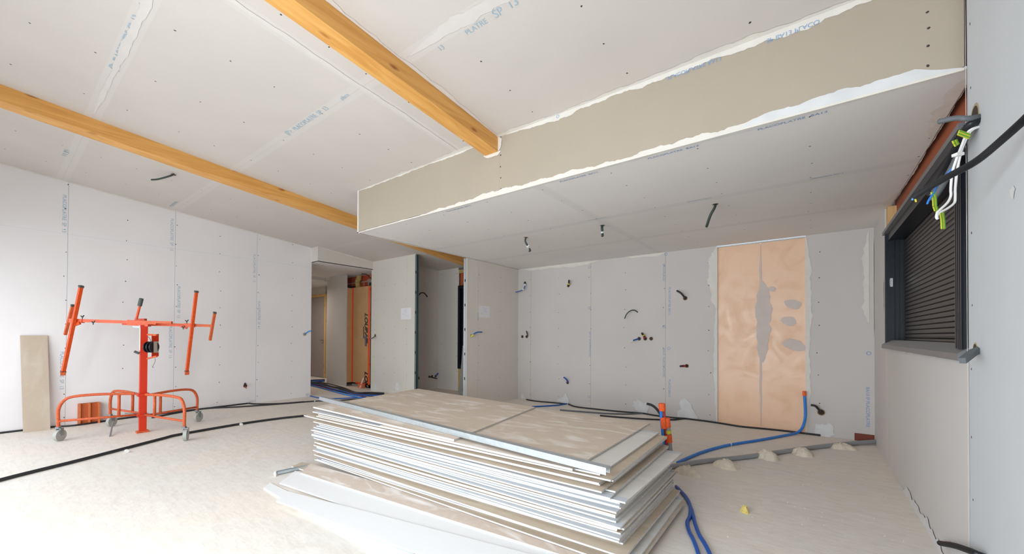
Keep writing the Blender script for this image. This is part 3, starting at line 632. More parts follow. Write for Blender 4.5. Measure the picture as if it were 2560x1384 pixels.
# loose strips on the floor beside the pile
def strip(ln, lf, along, far, z, mats, label, length, wob=0):
    A = atZ(*ln, z)
    A = atZ(*ln, z); B = atZ(*lf, z); D = atZ(*along, z); dd = (D-A)/np.linalg.norm(D-A)
    if far is not None: E_ = atZ(*far, z); d2_ = (E_-B)/np.linalg.norm(E_-B)
    else: d2_ = dd
    return sheet('plasterboard_strip', A, A+dd*length, B+d2_*length, z-.0095, z, mats, label, 'loose board strips on the floor beside the pile', fl=B, cat='plasterboard strip')
WS = [m_strip, m_strip, m_edge]
strip((659, 1218), (676, 1206), (940, 1384), (741, 1238), .0097, WS, 'narrow white plasterboard strip at the outer edge of the floor heap', 2.1)
strip((790, 1290), (850, 1262), (1180, 1384), (1190, 1352), .0098, [m_smud, m_edge, m_edge], 'beige plasterboard strip partly hidden beneath the broad white strips', 1.7)
strip((691, 1251), (720, 1227), (873, 1318), (940, 1284), .0300, WS, 'bright white plasterboard strip overlapping the middle of the floor heap', 2.2)
strip((699, 1206), (738, 1176), (940, 1288), (1240, 1331), .0198, WS, 'broadest white plasterboard strip on the floor heap', 2.4)
strip((752, 1181), (776, 1158), (940, 1240), (940, 1203), .0302, [m_smud, m_edge, m_edge], 'beige plasterboard strip smeared with white plaster, top of the floor heap', 2.75)
strip((729, 1165), (755, 1154), (760, 1174), (775, 1160), .0198, [m_topb, m_edge, m_core], 'small beige board piece poking out behind the smeared strip', .35)
p = atZ(692, 1178, .03); q_ = atZ(770, 1161, .03)
c5 = empty('metal_channel', (p[0], p[1], 0), label='short steel channel end poking out of the floor heap with torn white plastic', cat='metal channel')
dd = (q_-p)/np.linalg.norm(q_-p); sd = np.cross(dd, (0, 0, 1)); e0 = p; e1 = p+dd*.24
for s_ in (1, -1):
    MB().hexa([e0+sd*.017*s_-np.array([0, 0, .022]), e1+sd*.017*s_-np.array([0, 0, .022]), e1+sd*.0155*s_-np.array([0, 0, .022]), e0+sd*.0155*s_-np.array([0, 0, .022])],
              [e0+sd*.017*s_, e1+sd*.017*s_, e1+sd*.0155*s_, e0+sd*.0155*s_]).build('flange', m_steel, c5)
MB().hexa([e0+sd*.017-np.array([0, 0, .022]), e1+sd*.017-np.array([0, 0, .022]), e1-sd*.017-np.array([0, 0, .022]), e0-sd*.017-np.array([0, 0, .022])],
          [e0+sd*.017-np.array([0, 0, .0205]), e1+sd*.017-np.array([0, 0, .0205]), e1-sd*.017-np.array([0, 0, .0205]), e0-sd*.017-np.array([0, 0, .0205])]).build('web', m_steel, c5)
blob(c5, e0+np.array([.02, -.02, -.01]), UPZ, (0, -1, 0), .05, .05, 5, mat=m_white, name='torn_plastic')

# lettering on the near edges of a few sheets
def edge_text(px, py, s, size=.011):
    pt = atY(px, py, 1.955)
objs = [o for o in COL.objects if o.name.startswith('plasterboard_sheet')]
for k, tpos, s in ((22, .60, 'placo  PLACOPLATRE BA13'), (8, .60, 'placo  PLACOPLATRE BA13'), (3, .72, 'placo  PLACOPLATRE'), (22, .33, 'O'), (14, .4, 'O'), (5, .4, 'O'), (3, .2, 'PLACOPLATRE')):
    o = objs[k]; z1 = .045+.0135*k
    vs = [o.matrix_basis @ v.co for v in o.data.vertices]; vs = [np.array(v) for v in vs]
    A = min(vs, key=lambda v: v[0]+v[1]*.01+v[2]*0); nls = [v for v in vs]
    nl = np.array([LX[k], min(v[1] for v in vs if abs(v[0]-LX[k]) < .05), z1]); nr = np.array([RX[k], min(v[1] for v in vs if abs(v[0]-RX[k]) < .02), z1])
    u = (nr-nl)/np.linalg.norm(nr-nl)
    txt(o, s, nl+(nr-nl)*tpos+np.array([0, 0, -.0105]), u, (0, 0, 1), .0125, m_ink2, off=.0008)

# ------------------------------------------------------------------ tall board offcut and brick against the left wall
A = atZ(57, 1080); Bz = atZ(127, 1075); T0 = atX(50, 838, XL+.018); T1 = atX(119, 838, XL+.018)
A[0] = Bz[0] = (A[0]+Bz[0])/2; 
MB().hexa([A, Bz, Bz+np.array([-.0125, 0, 0]), A+np.array([-.0125, 0, 0])], [T0, T1, T1+np.array([-.0125, 0, 0]), T0+np.array([-.0125, 0, 0])]).build('leaning_board', m_topb, None, base=A, label='tall beige plasterboard offcut leaning against the left wall', cat='plasterboard offcut')
bk = empty('hollow_brick', (-7.53, .79, 0), label='orange hollow terracotta brick standing against the left wall behind the lifter', cat='brick')
y0_, y1_ = .70, .895; bz = .27
MB().box(-7.59, -7.58, y0_, y1_, 0, bz).build('back_wall', m_tilebrick, bk)
for yy in (y0_, y0_+.087, y1_-.02): MB().box(-7.58, -7.50, yy, yy+.02, 0, bz).build('rib', m_tilebrick, bk)
MB().box(-7.535, -7.53, y0_, y1_, 0, bz-.01).build('inner_web', simple('terracotta_inner', (190, 96, 50), .85), bk)

# ------------------------------------------------------------------ plasterboard lifter
lf = empty('board_lifter', (-6.397, 1.119, 0), label='orange wheeled plasterboard lifter with tilted cradle arms', cat='board lifter')
mx, my = -6.397, 1.119
MB().box(mx-.026, mx+.026, my-.033, my+.033, .02, 1.285).build('mast', m_mast, lf)
MB().box(mx-.02, mx+.02, my-.0345, my-.033, .98, 1.25).build('white_sticker', m_tie, lf)
MB().box(mx-.04, mx+.04, my-.055, my+.055, .0, .022).build('foot_plate', m_orange2, lf)
WH = [((-6.618, .468), .478, .215), ((-5.562, 1.318), .466, .213), ((-7.127, .939), .458, .225), ((-6.613, 1.701), .448, .195)]
for ((wx, wy), zt, zb), wn3 in zip(WH, ((.7, .7, 0), (.45, .9, 0), (.75, .65, 0), (.8, .6, 0))):
    W = np.array([wx, wy]); Mv = np.array([mx, my]); dd = (W-Mv); L = np.linalg.norm(dd); dd /= L
    def P(s, z): return (mx+dd[0]*s, my+dd[1]*s, z)
    lg = MB().tube([P(.07, zt-.01), P(L*.5, zt+.006), P(L-.13, zt), P(L-.045, zt-.035), P(L, zt-.13), P(L, zb-.01), P(L, .15)], .0155, 10).build('leg', m_orange2, lf)
    autosmooth(lg)
    MB().tube([P(.06, zb), P(L, zb)], .013, 8, smooth=False).tube([P(L*.30, zb), P(L*.30, zt)], .0145, 8, smooth=False).build('leg_brace', m_orange2, lg, smooth=True)
    cs = MB().tube([P(L, .155), P(L, .135)], .024, 12, smooth=False).build('caster_fork', m_zinc, lg)
    off = np.array([.025, .01]); cx_, cy_ = wx+off[0], wy+off[1]
    nn = np.array(wn3, float); nn /= np.linalg.norm(nn); tt_ = np.array([-nn[1], nn[0], 0]); cc = np.array([cx_, cy_, 0]); fk = MB()
    for s_ in (-1, 1): fk.bar(cc+nn*.022*s_+np.array([0, 0, .06]), cc+nn*.022*s_+np.array([0, 0, .138]), .004, .034, ref=tt_)
    fk.bar(cc-nn*.024+np.array([0, 0, .137]), cc+nn*.024+np.array([0, 0, .137]), .04, .005).build('fork_plate', m_zinc, cs)
    wd = MB(); nrm = np.array(wn3, float); nrm /= np.linalg.norm(nrm)
    wd.disc(np.array([cx_, cy_, .062])-nrm*.016, nrm, .062, .032, 24); wd.disc(np.array([cx_, cy_, .062])-nrm*.02, nrm, .022, .04, 14)
    autosmooth(wd.build('wheel', m_wheel, lg))
MB().box(mx-.05, mx+.05, my-.05, my+.05, .435, .47).build('leg_collar', m_mast, lf)
MB().box(mx-.05, mx+.05, my-.05, my+.05, .195, .222).build('leg_collar', m_mast, lf)
BD = 4.75
def D_(x, y, d=BD): return deep(x, y, d)
lc = D_(183, 803, 4.62); rc = D_(479, 813, 4.88); mc = D_(352, 806, BD)
MB().bar(D_(176, 800, 4.61), D_(392, 807, 4.77), .036, .037).build('telescopic_arm', m_orange, lf)
MB().bar(D_(308, 808, 4.80), D_(482, 813, 4.93), .036, .037).build('telescopic_arm', m_orange, lf)
MB().bar(D_(360, 804, 4.73), D_(430, 806, 4.78), .03, .03).build('telescopic_arm', m_orange2, lf)
MB().bar(D_(322, 806, 4.73), D_(374, 809, 4.77), .056, .066).build('cradle_sleeve', m_orange, lf)
MB().bar(D_(336, 815, 4.75), D_(362, 817, 4.75), .05, .03).build('pivot_bracket', m_zinc, lf)
MB().bar(D_(340, 799, 4.78), D_(364, 799, 4.80), .05, .03).build('sleeve_cap', m_orange, lf)
for top, bot, d, wdt in (((203, 715), (158, 929), 4.60, .031), ((491, 728), (467, 928), 4.90, .029)):
    tt = D_(*top, d-.05); bb = D_(*bot, d+.03)
    arm = MB().bar(tt, bb, wdt, wdt).build('cross_arm', m_orange, lf)
    v = (bb-tt)/np.linalg.norm(bb-tt)
    MB().bar(tt-v*.008, tt+v*.014, wdt+.006, wdt+.006).build('end_cap', m_rub, arm); MB().bar(bb-v*.012, bb+v*.012, wdt+.006, wdt+.006).build('end_cap', m_rub, arm)
    MB().bar(bb+v*.012, bb+v*.024+np.array([.03, 0, 0]), .04, .04).build('support_hook', m_orange2, arm)
for top, bot, d in (((182, 763), (163, 836), 4.66), ((537, 781), (525, 850), 5.0)):
    tt = D_(*top, d-.03); bb = D_(*bot, d+.03); v = (bb-tt)/np.linalg.norm(bb-tt)
    arm = MB().bar(tt, bb, .026, .026).build('outer_arm', m_orange2, lf)
    MB().bar(tt-v*.008, tt+v*.012, .03, .03).build('end_cap', m_rub, arm)
MB().bar(D_(482, 812.5, 4.92), D_(531, 814, 5.0), .03, .034).build('arm_extension', m_orange2, lf)
MB().bar(D_(176, 801, 4.61), D_(208, 802, 4.63), .044, .046).build('arm_sleeve', m_orange, lf); MB().bar(D_(462, 812, 4.88), D_(487, 813, 4.92), .042, .046).build('arm_sleeve', m_orange, lf)
MB().bar(D_(200, 807, 4.6), D_(186, 812, 4.61), .02, .03).build('arm_gusset', m_orange, lf); MB().bar(D_(452, 815, 4.87), D_(468, 819, 4.89), .02, .03).build('arm_gusset', m_orange, lf)
for px, py in ((206, 793), (233, 807), (467, 804), (458, 819)):
    c = D_(px, py, 4.6 if px < 300 else 4.85)
    MB().bar(c, c+np.array([.02, .01, .025]), .012, .004).bar(c, c+np.array([-.02, -.01, .02]), .012, .004).bar(c-np.array([0, 0, .02]), c, .008).build('wing_nut', m_rub, lf)
hl = autosmooth(MB().tube([D_(341, 797, 4.72), D_(350, 762, 4.70)], .013, 10, smooth=False).build('tilt_handle', m_orange, lf))
autosmooth(MB().tube([D_(349, 764, 4.70), D_(353.5, 746, 4.69)], .021, 12, smooth=False).build('grip', m_rub, hl))
# winch
wn_ = MB(); pl0 = D_(378, 834, 4.72); pl1 = D_(397, 892, 4.72)
wc = MB().hexa([D_(379, 892, 4.72), D_(397, 890, 4.80), D_(397, 890, 4.83), D_(379, 892, 4.75)], [D_(379, 836, 4.72), D_(397, 834, 4.80), D_(397, 834, 4.83), D_(379, 836, 4.75)]).build('winch_plate', m_mast, lf)
MB().hexa([D_(384, 881, 4.66), D_(397, 881, 4.74), D_(397, 881, 4.80), D_(384, 881, 4.72)], [D_(384, 853, 4.66), D_(397, 853, 4.74), D_(397, 853, 4.80), D_(384, 853, 4.72)]).build('winch_housing', m_plate, wc)
c = D_(377, 867, 4.68); R_ = np.array([_R[0], _R[1], 0]); R_ /= np.linalg.norm(R_)
dm = MB()
for k, (s_, r_) in enumerate(((-.036, .066), (-.02, .05), (0, .066), (.02, .05), (.036, .066))): dm.disc(c+R_*s_, R_, r_, .008, 22)
dm.tube([c-R_*.036, c+R_*.044], .035, 16, smooth=False)
autosmooth(dm.build('winch_drum', m_dark, wc))
MB().bar((mx+.026, my+.03, D_(370, 836)[2]), D_(392, 837, 4.72), .02).build('winch_strut', m_orange2, lf); MB().bar((mx+.026, my+.03, D_(370, 896)[2]), D_(392, 890, 4.72), .018).build('winch_strut', m_orange2, lf)
MB().tube([D_(388, 895, 4.70), D_(387, 905, 4.70), D_(381, 917, 4.70), D_(385, 917.5, 4.7)], .0025, 6).build('steel_wire', m_rub, wc); MB().tube([D_(368, 840, 4.69), D_(374, 845, 4.69), D_(378, 855, 4.68)], .0025, 6).build('steel_wire', m_rub, wc)
autosmooth(MB().tube([D_(336, 878, 4.68), D_(348, 883, 4.70)], .014, 12, smooth=False).build('crank_grip', m_rub, wc))
st = MB().tube([D_(283, 1053, 4.86), np.array(atZ(275, 1090, .005))], .008, 8, smooth=False).build('locking_rod', m_zinc, lf)
MB().bar((-6.63, 1.0, .215), (-6.35, 1.14, .225), .006).build('tie_wire', m_rub, lf)

# ------------------------------------------------------------------ conduits, cables, pipes
def cable(name, pts, r, mat, label, cat, ribs=0, group=None, parent=None, n=8):
    base = pts[0]
    o = MB().tube(pts, r, n, ribs=ribs).build(name, mat, parent, smooth=True, base=base)
    if parent is None: tag(o, label, cat, group)
    return o
def fl(pts, r):
    q = [atZ(x, y, r*1.05) for x, y in pts]
    for p in q:
        if p[1] < 3.7: p[0] = max(p[0], XL+r*1.2)
    return q
def clip(o, px, py, r, wid=.02, z=None):
    c = atZ(px, py, r); MB().tube([c+np.array([-wid/2, 0, 0]), c+np.array([wid/2, 0, 0])], r*1.15, 10, smooth=False).build('fixing_clip', m_tie, o)
c1 = cable('floor_conduit', fl([(-160, 1247), (0, 1199), (200, 1149), (400, 1097), (450, 1085), (600, 1059), (700, 1045), (775, 1037), (880, 1024)], .0145), .0145, m_black, 'long black conduit crossing the pale floor from the left edge to the board pile', 'conduit')
for px, py in ((603, 1060), (317, 1127)): clip(c1, px, py, .0145, .03)
cable('floor_conduit', fl([(-60, 1089), (0, 1080), (55, 1073), (120, 1067), (190, 1062), (300, 1046), (380, 1036), (440, 1026), (500, 1018), (570, 1011), (612, 1005.5)], .011), .011, m_black, 'black conduit along the foot of the left wall behind the lifter', 'conduit')
c2 = cable('floor_conduit', fl([(380, 1043), (460, 1028), (520, 1020), (600, 1016), (700, 1009), (788, 1002), (850, 1000), (930, 994)], .011), .011, m_black, 'black conduit across the floor in front of the lifter wheel towards the corridor', 'conduit')
cable('floor_conduit', fl([(616, 1005.5), (640, 1009), (700, 1008), (760, 1003.5)], .011), .011, m_black, 'short black conduit joining the wall conduit by the corridor opening', 'conduit'); clip(c2, 787, 1002, .012, .02)
cable('water_pipe', fl([(770, 987), (780, 990), (800, 994), (840, 995.5), (880, 994), (915, 991)], .010), .010, m_dblue, 'thin blue pipe curving from the corner of the left wall', 'pipe')
cable('water_pipe', fl([(772, 962), (800, 968), (840, 979), (880, 989), (920, 998)], .014), .014, m_blue, 'bright blue pipe running out of the corridor opening', 'pipe')
cable('water_pipe', fl([(775, 961), (800, 966), (840, 975), (880, 984), (910, 990)], .009), .009, m_red, 'thin red pipe beside the bright blue pipe in the corridor opening', 'pipe')
GB = ['black conduit of the corridor bundle, %s of its seven' % w_ for w_ in ('nearest', 'second nearest', 'third nearest', 'middle', 'third farthest', 'second farthest', 'farthest')]
for i in range(7):
    j = i*1.7
    pts = [(772, 960-j*.5), (800, 964-j*.9), (830, 972-j*1.1+(i % 3)*1.2), (860, 980-j*1.1), (890, 985-j*.5+(i % 2)*2), (925, 985.5-j*.8+3), (960, 990-j*.8)]
    cable('floor_conduit', [atZ(x, y, .012+.018*(i % 2)) for x, y in pts], .012, m_dblue if i in (1, 4) else m_dark, GB[i] if i not in (1, 4) else GB[i].replace('black', 'dark blue'), 'conduit', group='conduit bundle in the corridor')
for i, c_ in enumerate((950, 952.5)):
    cable('floor_conduit', [atZ(x, y, .02) for x, y in ((765, c_+2), (785, c_), (812, c_-1))], .02, m_dblue if i else m_dark, ('dark conduit farthest inside the corridor', 'dark blue conduit in front of the far corridor door')[i], 'conduit')
cable('ceiling_conduit', [(-9.6, 4.35, 2.47), (-9.62, 4.4, 2.35), (-9.55, 4.45, 2.28)], .012, m_black, 'short dark conduit stub hanging from the corridor ceiling', 'conduit')
# along the back wall
BW = .011
def bwl(pts):
    q = [atZ(x, y, BW*1.05) for x, y in pts]
    for p in q: p[1] = min(p[1], YB-BW*1.1)
    return q
cable('floor_conduit', bwl([(1316, 998), (1340, 1002), (1380, 1005.5), (1414, 1009)]), BW, m_black, 'black conduit on the floor at the left foot of the back wall', 'conduit')
cable('water_pipe', bwl([(1330, 1016), (1360, 1014.5), (1395, 1012), (1417, 1008.5)]), BW, m_dblue, 'dark blue pipe rising to the left foot of the back wall', 'pipe')
cable('floor_conduit', bwl([(1421, 1009), (1440, 1016), (1490, 1022), (1550, 1028), (1590, 1031), (1612, 1029)]), BW, m_black, 'black conduit along the middle of the back wall foot', 'conduit')
cable('floor_conduit', bwl([(1400, 1024), (1450, 1028), (1520, 1033), (1570, 1034), (1612, 1030)]), BW, m_lgrey, 'greyish conduit lying just in front of the back wall conduit', 'conduit')
cable('floor_conduit', bwl([(1500, 1038), (1560, 1043), (1620, 1047), (1680, 1048.5), (1705, 1046), (1718, 1043)]), BW, m_black, 'black conduit coming from behind the pile towards the back wall', 'conduit')
cable('floor_conduit', bwl([(1610, 1031), (1640, 1038), (1680, 1043), (1715, 1043)]), BW, m_black, 'short black conduit behind the orange taped pipes', 'conduit')
cable('floor_conduit', bwl([(1716, 1043), (1760, 1050), (1800, 1057), (1850, 1065), (1900, 1070), (1960, 1075), (2000, 1081), (2051, 1087)]), BW, m_black, 'black conduit on the floor below the salmon panel', 'conduit')
tgt = atZ(1645, 1040, .012)
cable('conduit_stub', [atZ(1668, 1062, .02), atY(1660, 1050, 5.2), atY(1650, 1033, 5.2), atY(1640, 1020, 5.2), atY(1629, 1012, 5.2), atY(1617, 1008.5, 5.2)], .018, m_black, 'thick black conduit end rising behind the orange taped pipes', 'conduit', ribs=.012)
# blue pipe with orange cap
bx_ = atY(2011, 1040, 5.93)
cb = cable('water_pipe', [atY(2011, 988, 5.95), atY(2013, 1020, 5.95), atY(2012.5, 1045, 5.94), atY(2007, 1066, 5.90), atZ(1996, 1079, .03), atZ(1975, 1085, .016), atZ(1900, 1099, .015), atZ(1820, 1112, .015), atZ(1760, 1128, .015), atZ(1715, 1146, .015), atZ(1694, 1156, .015)], .0145, m_blue, 'bright blue pipe from the salmon panel down across the floor to the grey drain', 'pipe')
MB().tube([atY(2010.5, 977, 5.95), atY(2011, 989, 5.95)], .019, 10, smooth=False).build('orange_cap', m_otape, cb)
for px, py in ((1828, 1111), (1995, 1080)): clip(cb, px, py, .0145, .012)
cable('water_pipe', fl([(1690, 1215), (1714, 1240), (1725, 1262), (1725, 1288), (1718, 1304), (1722, 1325), (1734, 1350), (1746, 1384), (1760, 1440)], .0115), .0115, m_dblue, 'blue pipe with a kink coming from under the pile, left of the pair', 'pipe')
cable('water_pipe', fl([(1696, 1220), (1716, 1245), (1728, 1270), (1737, 1305), (1748, 1335), (1762, 1358), (1775, 1384), (1800, 1440)], .0115), .0115, m_dblue, 'smoothly bending blue pipe coming from under the pile, right of the pair', 'pipe')
pv = autosmooth(cable('drain_pipe', [atZ(1676, 1166, .022), atZ(1760, 1152, .022), atZ(1860, 1142, .022), atZ(2000, 1122, .022), atZ(2100, 1110, .022), (.60, 5.93, .035)], .022, m_pvc, 'grey plastic drain pipe laid on the floor towards the right corner', 'pipe', n=14))
def mound(px, py, w, h, seed, lab):
    rnd = random.Random(seed); c = atZ(px, py+12, 0); n = 20; m = 7; vs = [(c[0], c[1], h)]; fs = []
    ph = [rnd.uniform(0, 6.3) for _ in range(3)]
    for j in range(1, m+1):
        t = j/m
        for i in range(n):
            a = 2*math.pi*i/n; rr = w/2*t*(1+.16*math.sin(2*a+ph[0])+.12*math.sin(3*a+ph[1])+.06*math.sin(7*a+ph[2])+rnd.uniform(-.05, .05))
            vs.append((c[0]+rr*math.cos(a), c[1]+rr*math.sin(a)*.8, max(0, h*(1-t**2.6)*(1+rnd.uniform(-.14, .14))) if j < m else 0))
    fs += [(0, 1+i, 1+(i+1) % n) for i in range(n)]
    for j in range(m-1):
        for i in range(n): fs.append((1+j*n+i, 1+(j+1)*n+i, 1+(j+1)*n+(i+1) % n, 1+j*n+(i+1) % n))
    return autosmooth(mk('plaster_mound', vs, fs, m_mound, None, base=c, label=lab, cat='plaster mound', group='plaster mounds holding the drain pipe'), .9)
for (px, py, ww, hh), lb in zip(((1720, 1172, .19, .07), (1816, 1156, .19, .07), (1919, 1134, .19, .08), (2006, 1124, .2, .07), (2104, 1108, .22, .055)),
        ('beige plaster mound on the drain pipe, right beside the board pile', 'beige plaster mound on the drain pipe, second from the board pile', 'peaked beige plaster mound in the middle of the drain pipe', 'beige plaster mound on the drain pipe, second from the right corner', 'flat beige plaster mound on the drain pipe, nearest the right corner')):
    mound(px, py, ww, hh, px, lb)
# hole at the wall foot where the drain leaves
MB().box(.40, .57, YB-.002, YB, 0, .085).build('wall_opening', simple('brick_red_hole', (120, 62, 48), .9), wb2)
# upright taped pipes behind the pile
bp_ = atZ(1670, 1165)
def up(px, py, off=(0, 0)):
    r = ray(px, py); k = ((bp_[0]+off[0])*(-math.sin(YAW))+(bp_[1]+off[1])*math.cos(YAW)); return O+r*k
tp_ = [((1662, 1150), (1651, 1012), .013, m_blue, 'upright blue pipe of the taped group behind the pile'), ((1668, 1150), (1659, 1016), .011, m_red, 'upright red pipe of the taped group behind the pile'), ((1678, 1148), (1668, 1052), .021, m_pvc, 'upright grey pipe of the taped group behind the pile')]
for i, (b0, t0, r_, mt, lb) in enumerate(tp_):
    o = MB().tube([up(*b0), up((b0[0]+t0[0])/2, (b0[1]+t0[1])/2), up(*t0)], r_, 10).build('upright_pipe', mt, None, smooth=True, base=up(*b0), label=lb, cat='pipe', group='taped upright pipes')
    v0, v1 = up(*t0), up(*b0)
    if i == 0:
        for a_, c_, k_ in ((-.03, .10, .030), (.22, .42, .028)):
            MB().tube([v0+(v1-v0)*a_+np.array([.012, .009, 0]), v0+(v1-v0)*c_+np.array([.012, .009, 0])], k_, 10, smooth=False).build('orange_tape', m_otape, o)
    if i == 2:
        for a_, c_, mm in ((-.08, .16, m_otape), (.24, .32, m_ytape), (.34, .55, m_otape)):
            MB().tube([v0+(v1-v0)*a_, v0+(v1-v0)*c_], .027, 12, smooth=False).build('orange_tape' if mm is m_otape else 'yellow_tape', mm, o)
# holes + stubs on walls
def hole(parent, c, nrm, r=.032, dark=True):
    q = MB().disc(c, nrm, r, .0015); o = q.build('drilled_hole', m_ring, parent)
    if dark: MB().disc(np.array(c)+np.array(nrm)*.0016, nrm, r*.78, .0008).build('hole_shadow', m_hole, o)
def stubw(hpx, pts, r, mat, lab, cat='conduit', hr=.032, dark=True, parent=None, f=None, v=None, nrm=None, ribs=0, extra=()):
    parent = parent or wb; f = f or (lambda x, y, d: atY(x, y, YB-d)); nrm = nrm or BN
    if hpx: hole(parent, f(*hpx, 0), nrm, hr, dark)
    if pts:
        o = cable('conduit_stub', [f(*p) for p in pts], r, mat, lab, cat, ribs=ribs)
        for a_, c_, rr, mm, nm in extra: MB().tube([f(*a_), f(*c_)], rr, 8, smooth=False).build(nm, mm, o)
        return o
stubw((1312.5, 707), [(1312, 707, 0), (1313, 712, .05), (1309, 722, .09), (1300, 727, .12), (1289, 730, .15)], .009, m_dblue, 'blue conduit with white ties from the top left hole of the back wall', extra=(((1313, 710, .05), (1312, 714, .06), .018, m_tie, 'cable_tie'), ((1309, 721, .09), (1306, 724, .1), .018, m_tie, 'cable_tie')))
stubw((1421, 714), [(1421, 714, 0), (1422, 708, .06), (1422.5, 700, .09)], .015, m_black, 'short black conduit with yellow tape high on the back wall', hr=.03, extra=(((1422, 710, .055), (1422.3, 707.5, .065), .018, m_ytape, 'yellow_tape'),))
stubw((1306, 841), [], .01, m_black, ''); 
stubw((1317, 841), [(1317, 841, 0), (1318.5, 836, .05), (1316, 827, .08)], .01, m_black, 'short black conduit beside a hole near the left corner of the back wall')
stubw(None, [(1594, 780, 0), (1586, 775, .07), (1577, 776, .11), (1567, 784, .13), (1561.5, 796, .12)], .008, m_grn, 'thin dark green conduit arching from the middle of the back wall')
stubw((1598, 846), [(1598, 846, 0), (1590, 848, .06), (1582, 851, .09), (1574, 854, .12)], .011, m_dblue, 'blue and white conduit left of the black one over the three holes', extra=(((1582, 851, .095), (1574, 854, .125), .012, m_tie, 'white_sleeve'),))
stubw((1613, 846), [(1613, 846, 0), (1610, 840, .05), (1604.5, 832, .09)], .016, m_black, 'thick black conduit with yellow tape in the middle of the three holes', extra=(((1609, 838.5, .06), (1607.5, 836, .07), .019, m_ytape, 'yellow_tape'), ((1612, 844, .03), (1610.5, 841, .04), .018, m_red, 'red_tape')))
stubw((1628, 846), [], .01, m_black, '')
stubw((1713, 745), [(1713, 745, 0), (1709, 740, .07), (1702, 732, .1), (1692, 726, .1)], .013, m_black, 'black conduit curving up left from a hole left of the salmon panel', hr=.034)
stubw((1717, 914), [(1717, 914, 0), (1710, 914, .05), (1700, 915, .09)], .014, m_black, 'black and red conduit pointing left from a hole in the back wall', hr=.03, extra=(((1713, 914, .04), (1706, 914.5, .065), .0155, m_red, 'red_tape'),))
stubw((1419, 956), [(1419, 956, 0), (1417, 949, .06), (1409, 942, .09)], .013, m_dblue, 'blue conduit low on the left part of the back wall', hr=.03)
stubw((2053, 1030), [(2053, 1030, 0), (2047, 1023, .09), (2038, 1014, .12), (2027, 1012, .12)], .013, m_black, 'black conduit from a hole low on the right end of the back wall', hr=.042)
fX = lambda x, y, d: atX(x, y, XL+d)
stubw((761.5, 835), [(762, 835, 0), (768, 830, .05), (774, 827, .08), (780, 827, .1)], .009, m_blue, 'thin blue conduit from a hole beside the corridor opening', parent=wl, f=fX, nrm=(1, 0, 0), dark=False)
stubw((613, 964), [(613, 964, 0), (612, 960, .04), (614, 957, .05)], .014, m_black, 'black and red conduit bundle low on the left wall', parent=wl, f=fX, nrm=(1, 0, 0), extra=(((613, 964, .04), (616, 971, .05), .006, m_red, 'red_wire'),))
fP = lambda x, y, d: atY(x, y, 4.87-d)
stubw((938, 838), [(938, 838, 0), (935, 842, .06), (930, 845, .09), (924, 846, .11)], .011, m_lgrey, 'greyish conduit from a hole beside the cardboard wrapped door', parent=wall_paper, f=fP)
fQ = lambda x, y, d: atX(x, y, XP+d)
stubw((1178, 839), [(1178, 839, 0), (1185, 834, .05), (1193, 830, .08), (1205, 829.5, .1)], .010, m_dblue, 'blue conduit with yellow tape below the right paper note', parent=wall_part, f=fQ, nrm=(1, 0, 0), hr=.024, extra=(((1177, 841, .01), (1184, 836, .04), .015, m_ytape, 'yellow_tape'),))
fN = lambda x, y, d: atX(x, y, -6.60+d)
stubw(None, [(1047, 738, 0), (1052, 732, .05), (1060, 732, .08), (1066, 738, .09), (1068, 742, .09)], .012, m_black, 'black conduit arching on the dark side wall of the niche', parent=wall_niche, f=fN, nrm=(1, 0, 0))
stubw((1046, 944), [(1046, 944, 0), (1046, 946, .04)], .02, m_dark, 'short dark conduit low beside the green stud in the niche', parent=wall_niche, f=fN, nrm=(1, 0, 0))
stubw((1073, 941), [(1073, 941, 0), (1081, 943, .05), (1092, 946, .06)], .012, m_black, 'black conduit low on the side wall of the niche', parent=wall_niche, f=fN, nrm=(1, 0, 0), hr=.03)
stubw((1080, 940), [], 0, None, '', parent=wall_niche, f=fN, nrm=(1, 0, 0))
stubw((1089, 940), [(1089, 940, 0), (1092, 936, .04), (1095, 932, .05)], .012, m_dblue, 'blue conduit low on the side wall near the back of the niche', parent=wall_niche, f=fN, nrm=(1, 0, 0), hr=.03)
# ceiling stubs
def stubc(h, pts, r, mat, lab, f, par, nrm, extra=()):
    hole(par, f(*h, 0), nrm, .028)
    o = cable('ceiling_conduit', [f(*p) for p in pts], r, mat, lab, 'conduit')
    for a_, c_, rr, mm, nm in extra: MB().tube([f(*a_), f(*c_)], rr, 8, smooth=False).build(nm, mm, o)
fS = lambda x, y, d: atZ(x, y, ZS-d); fC = lambda x, y, d: atC(x, y, d)
stubc((1506, 563), [(1506, 563, 0), (1505, 570, .04), (1506, 580, .08), (1506, 590, .13)], .014, m_grn, 'short thick conduit with a white end hanging from the lower ceiling', fS, soffit, (0, 0, -1), extra=(((1505.7, 578, .075), (1506, 582, .09), .017, m_tie, 'cable_tie'),))
stubc((1315, 593), [(1315, 593, 0), (1313, 602, .04), (1318, 612, .09), (1322, 619, .11), (1326, 626, .14), (1322, 628, .15)], .011, m_grn, 'curled conduit with a white tie hanging left on the lower ceiling', fS, soffit, (0, 0, -1), extra=(((1319, 614, .1), (1321, 618, .11), .018, m_tie, 'cable_tie'),))
stubc((1788, 510), [(1789, 510, 0), (1786, 520, .04), (1776, 538, .1), (1766, 567, .19)], .012, m_grn, 'long dark conduit hanging diagonally from the lower ceiling', fS, soffit, (0, 0, -1))
stubc((434, 436), [(435, 435, 0), (426, 439, .05), (410, 444, .07), (393, 448, .08), (379, 449, .08)], .010, m_grn, 'thin green conduit hanging from the sloping ceiling by the left beam', fC, ceiling, tuple(CN))

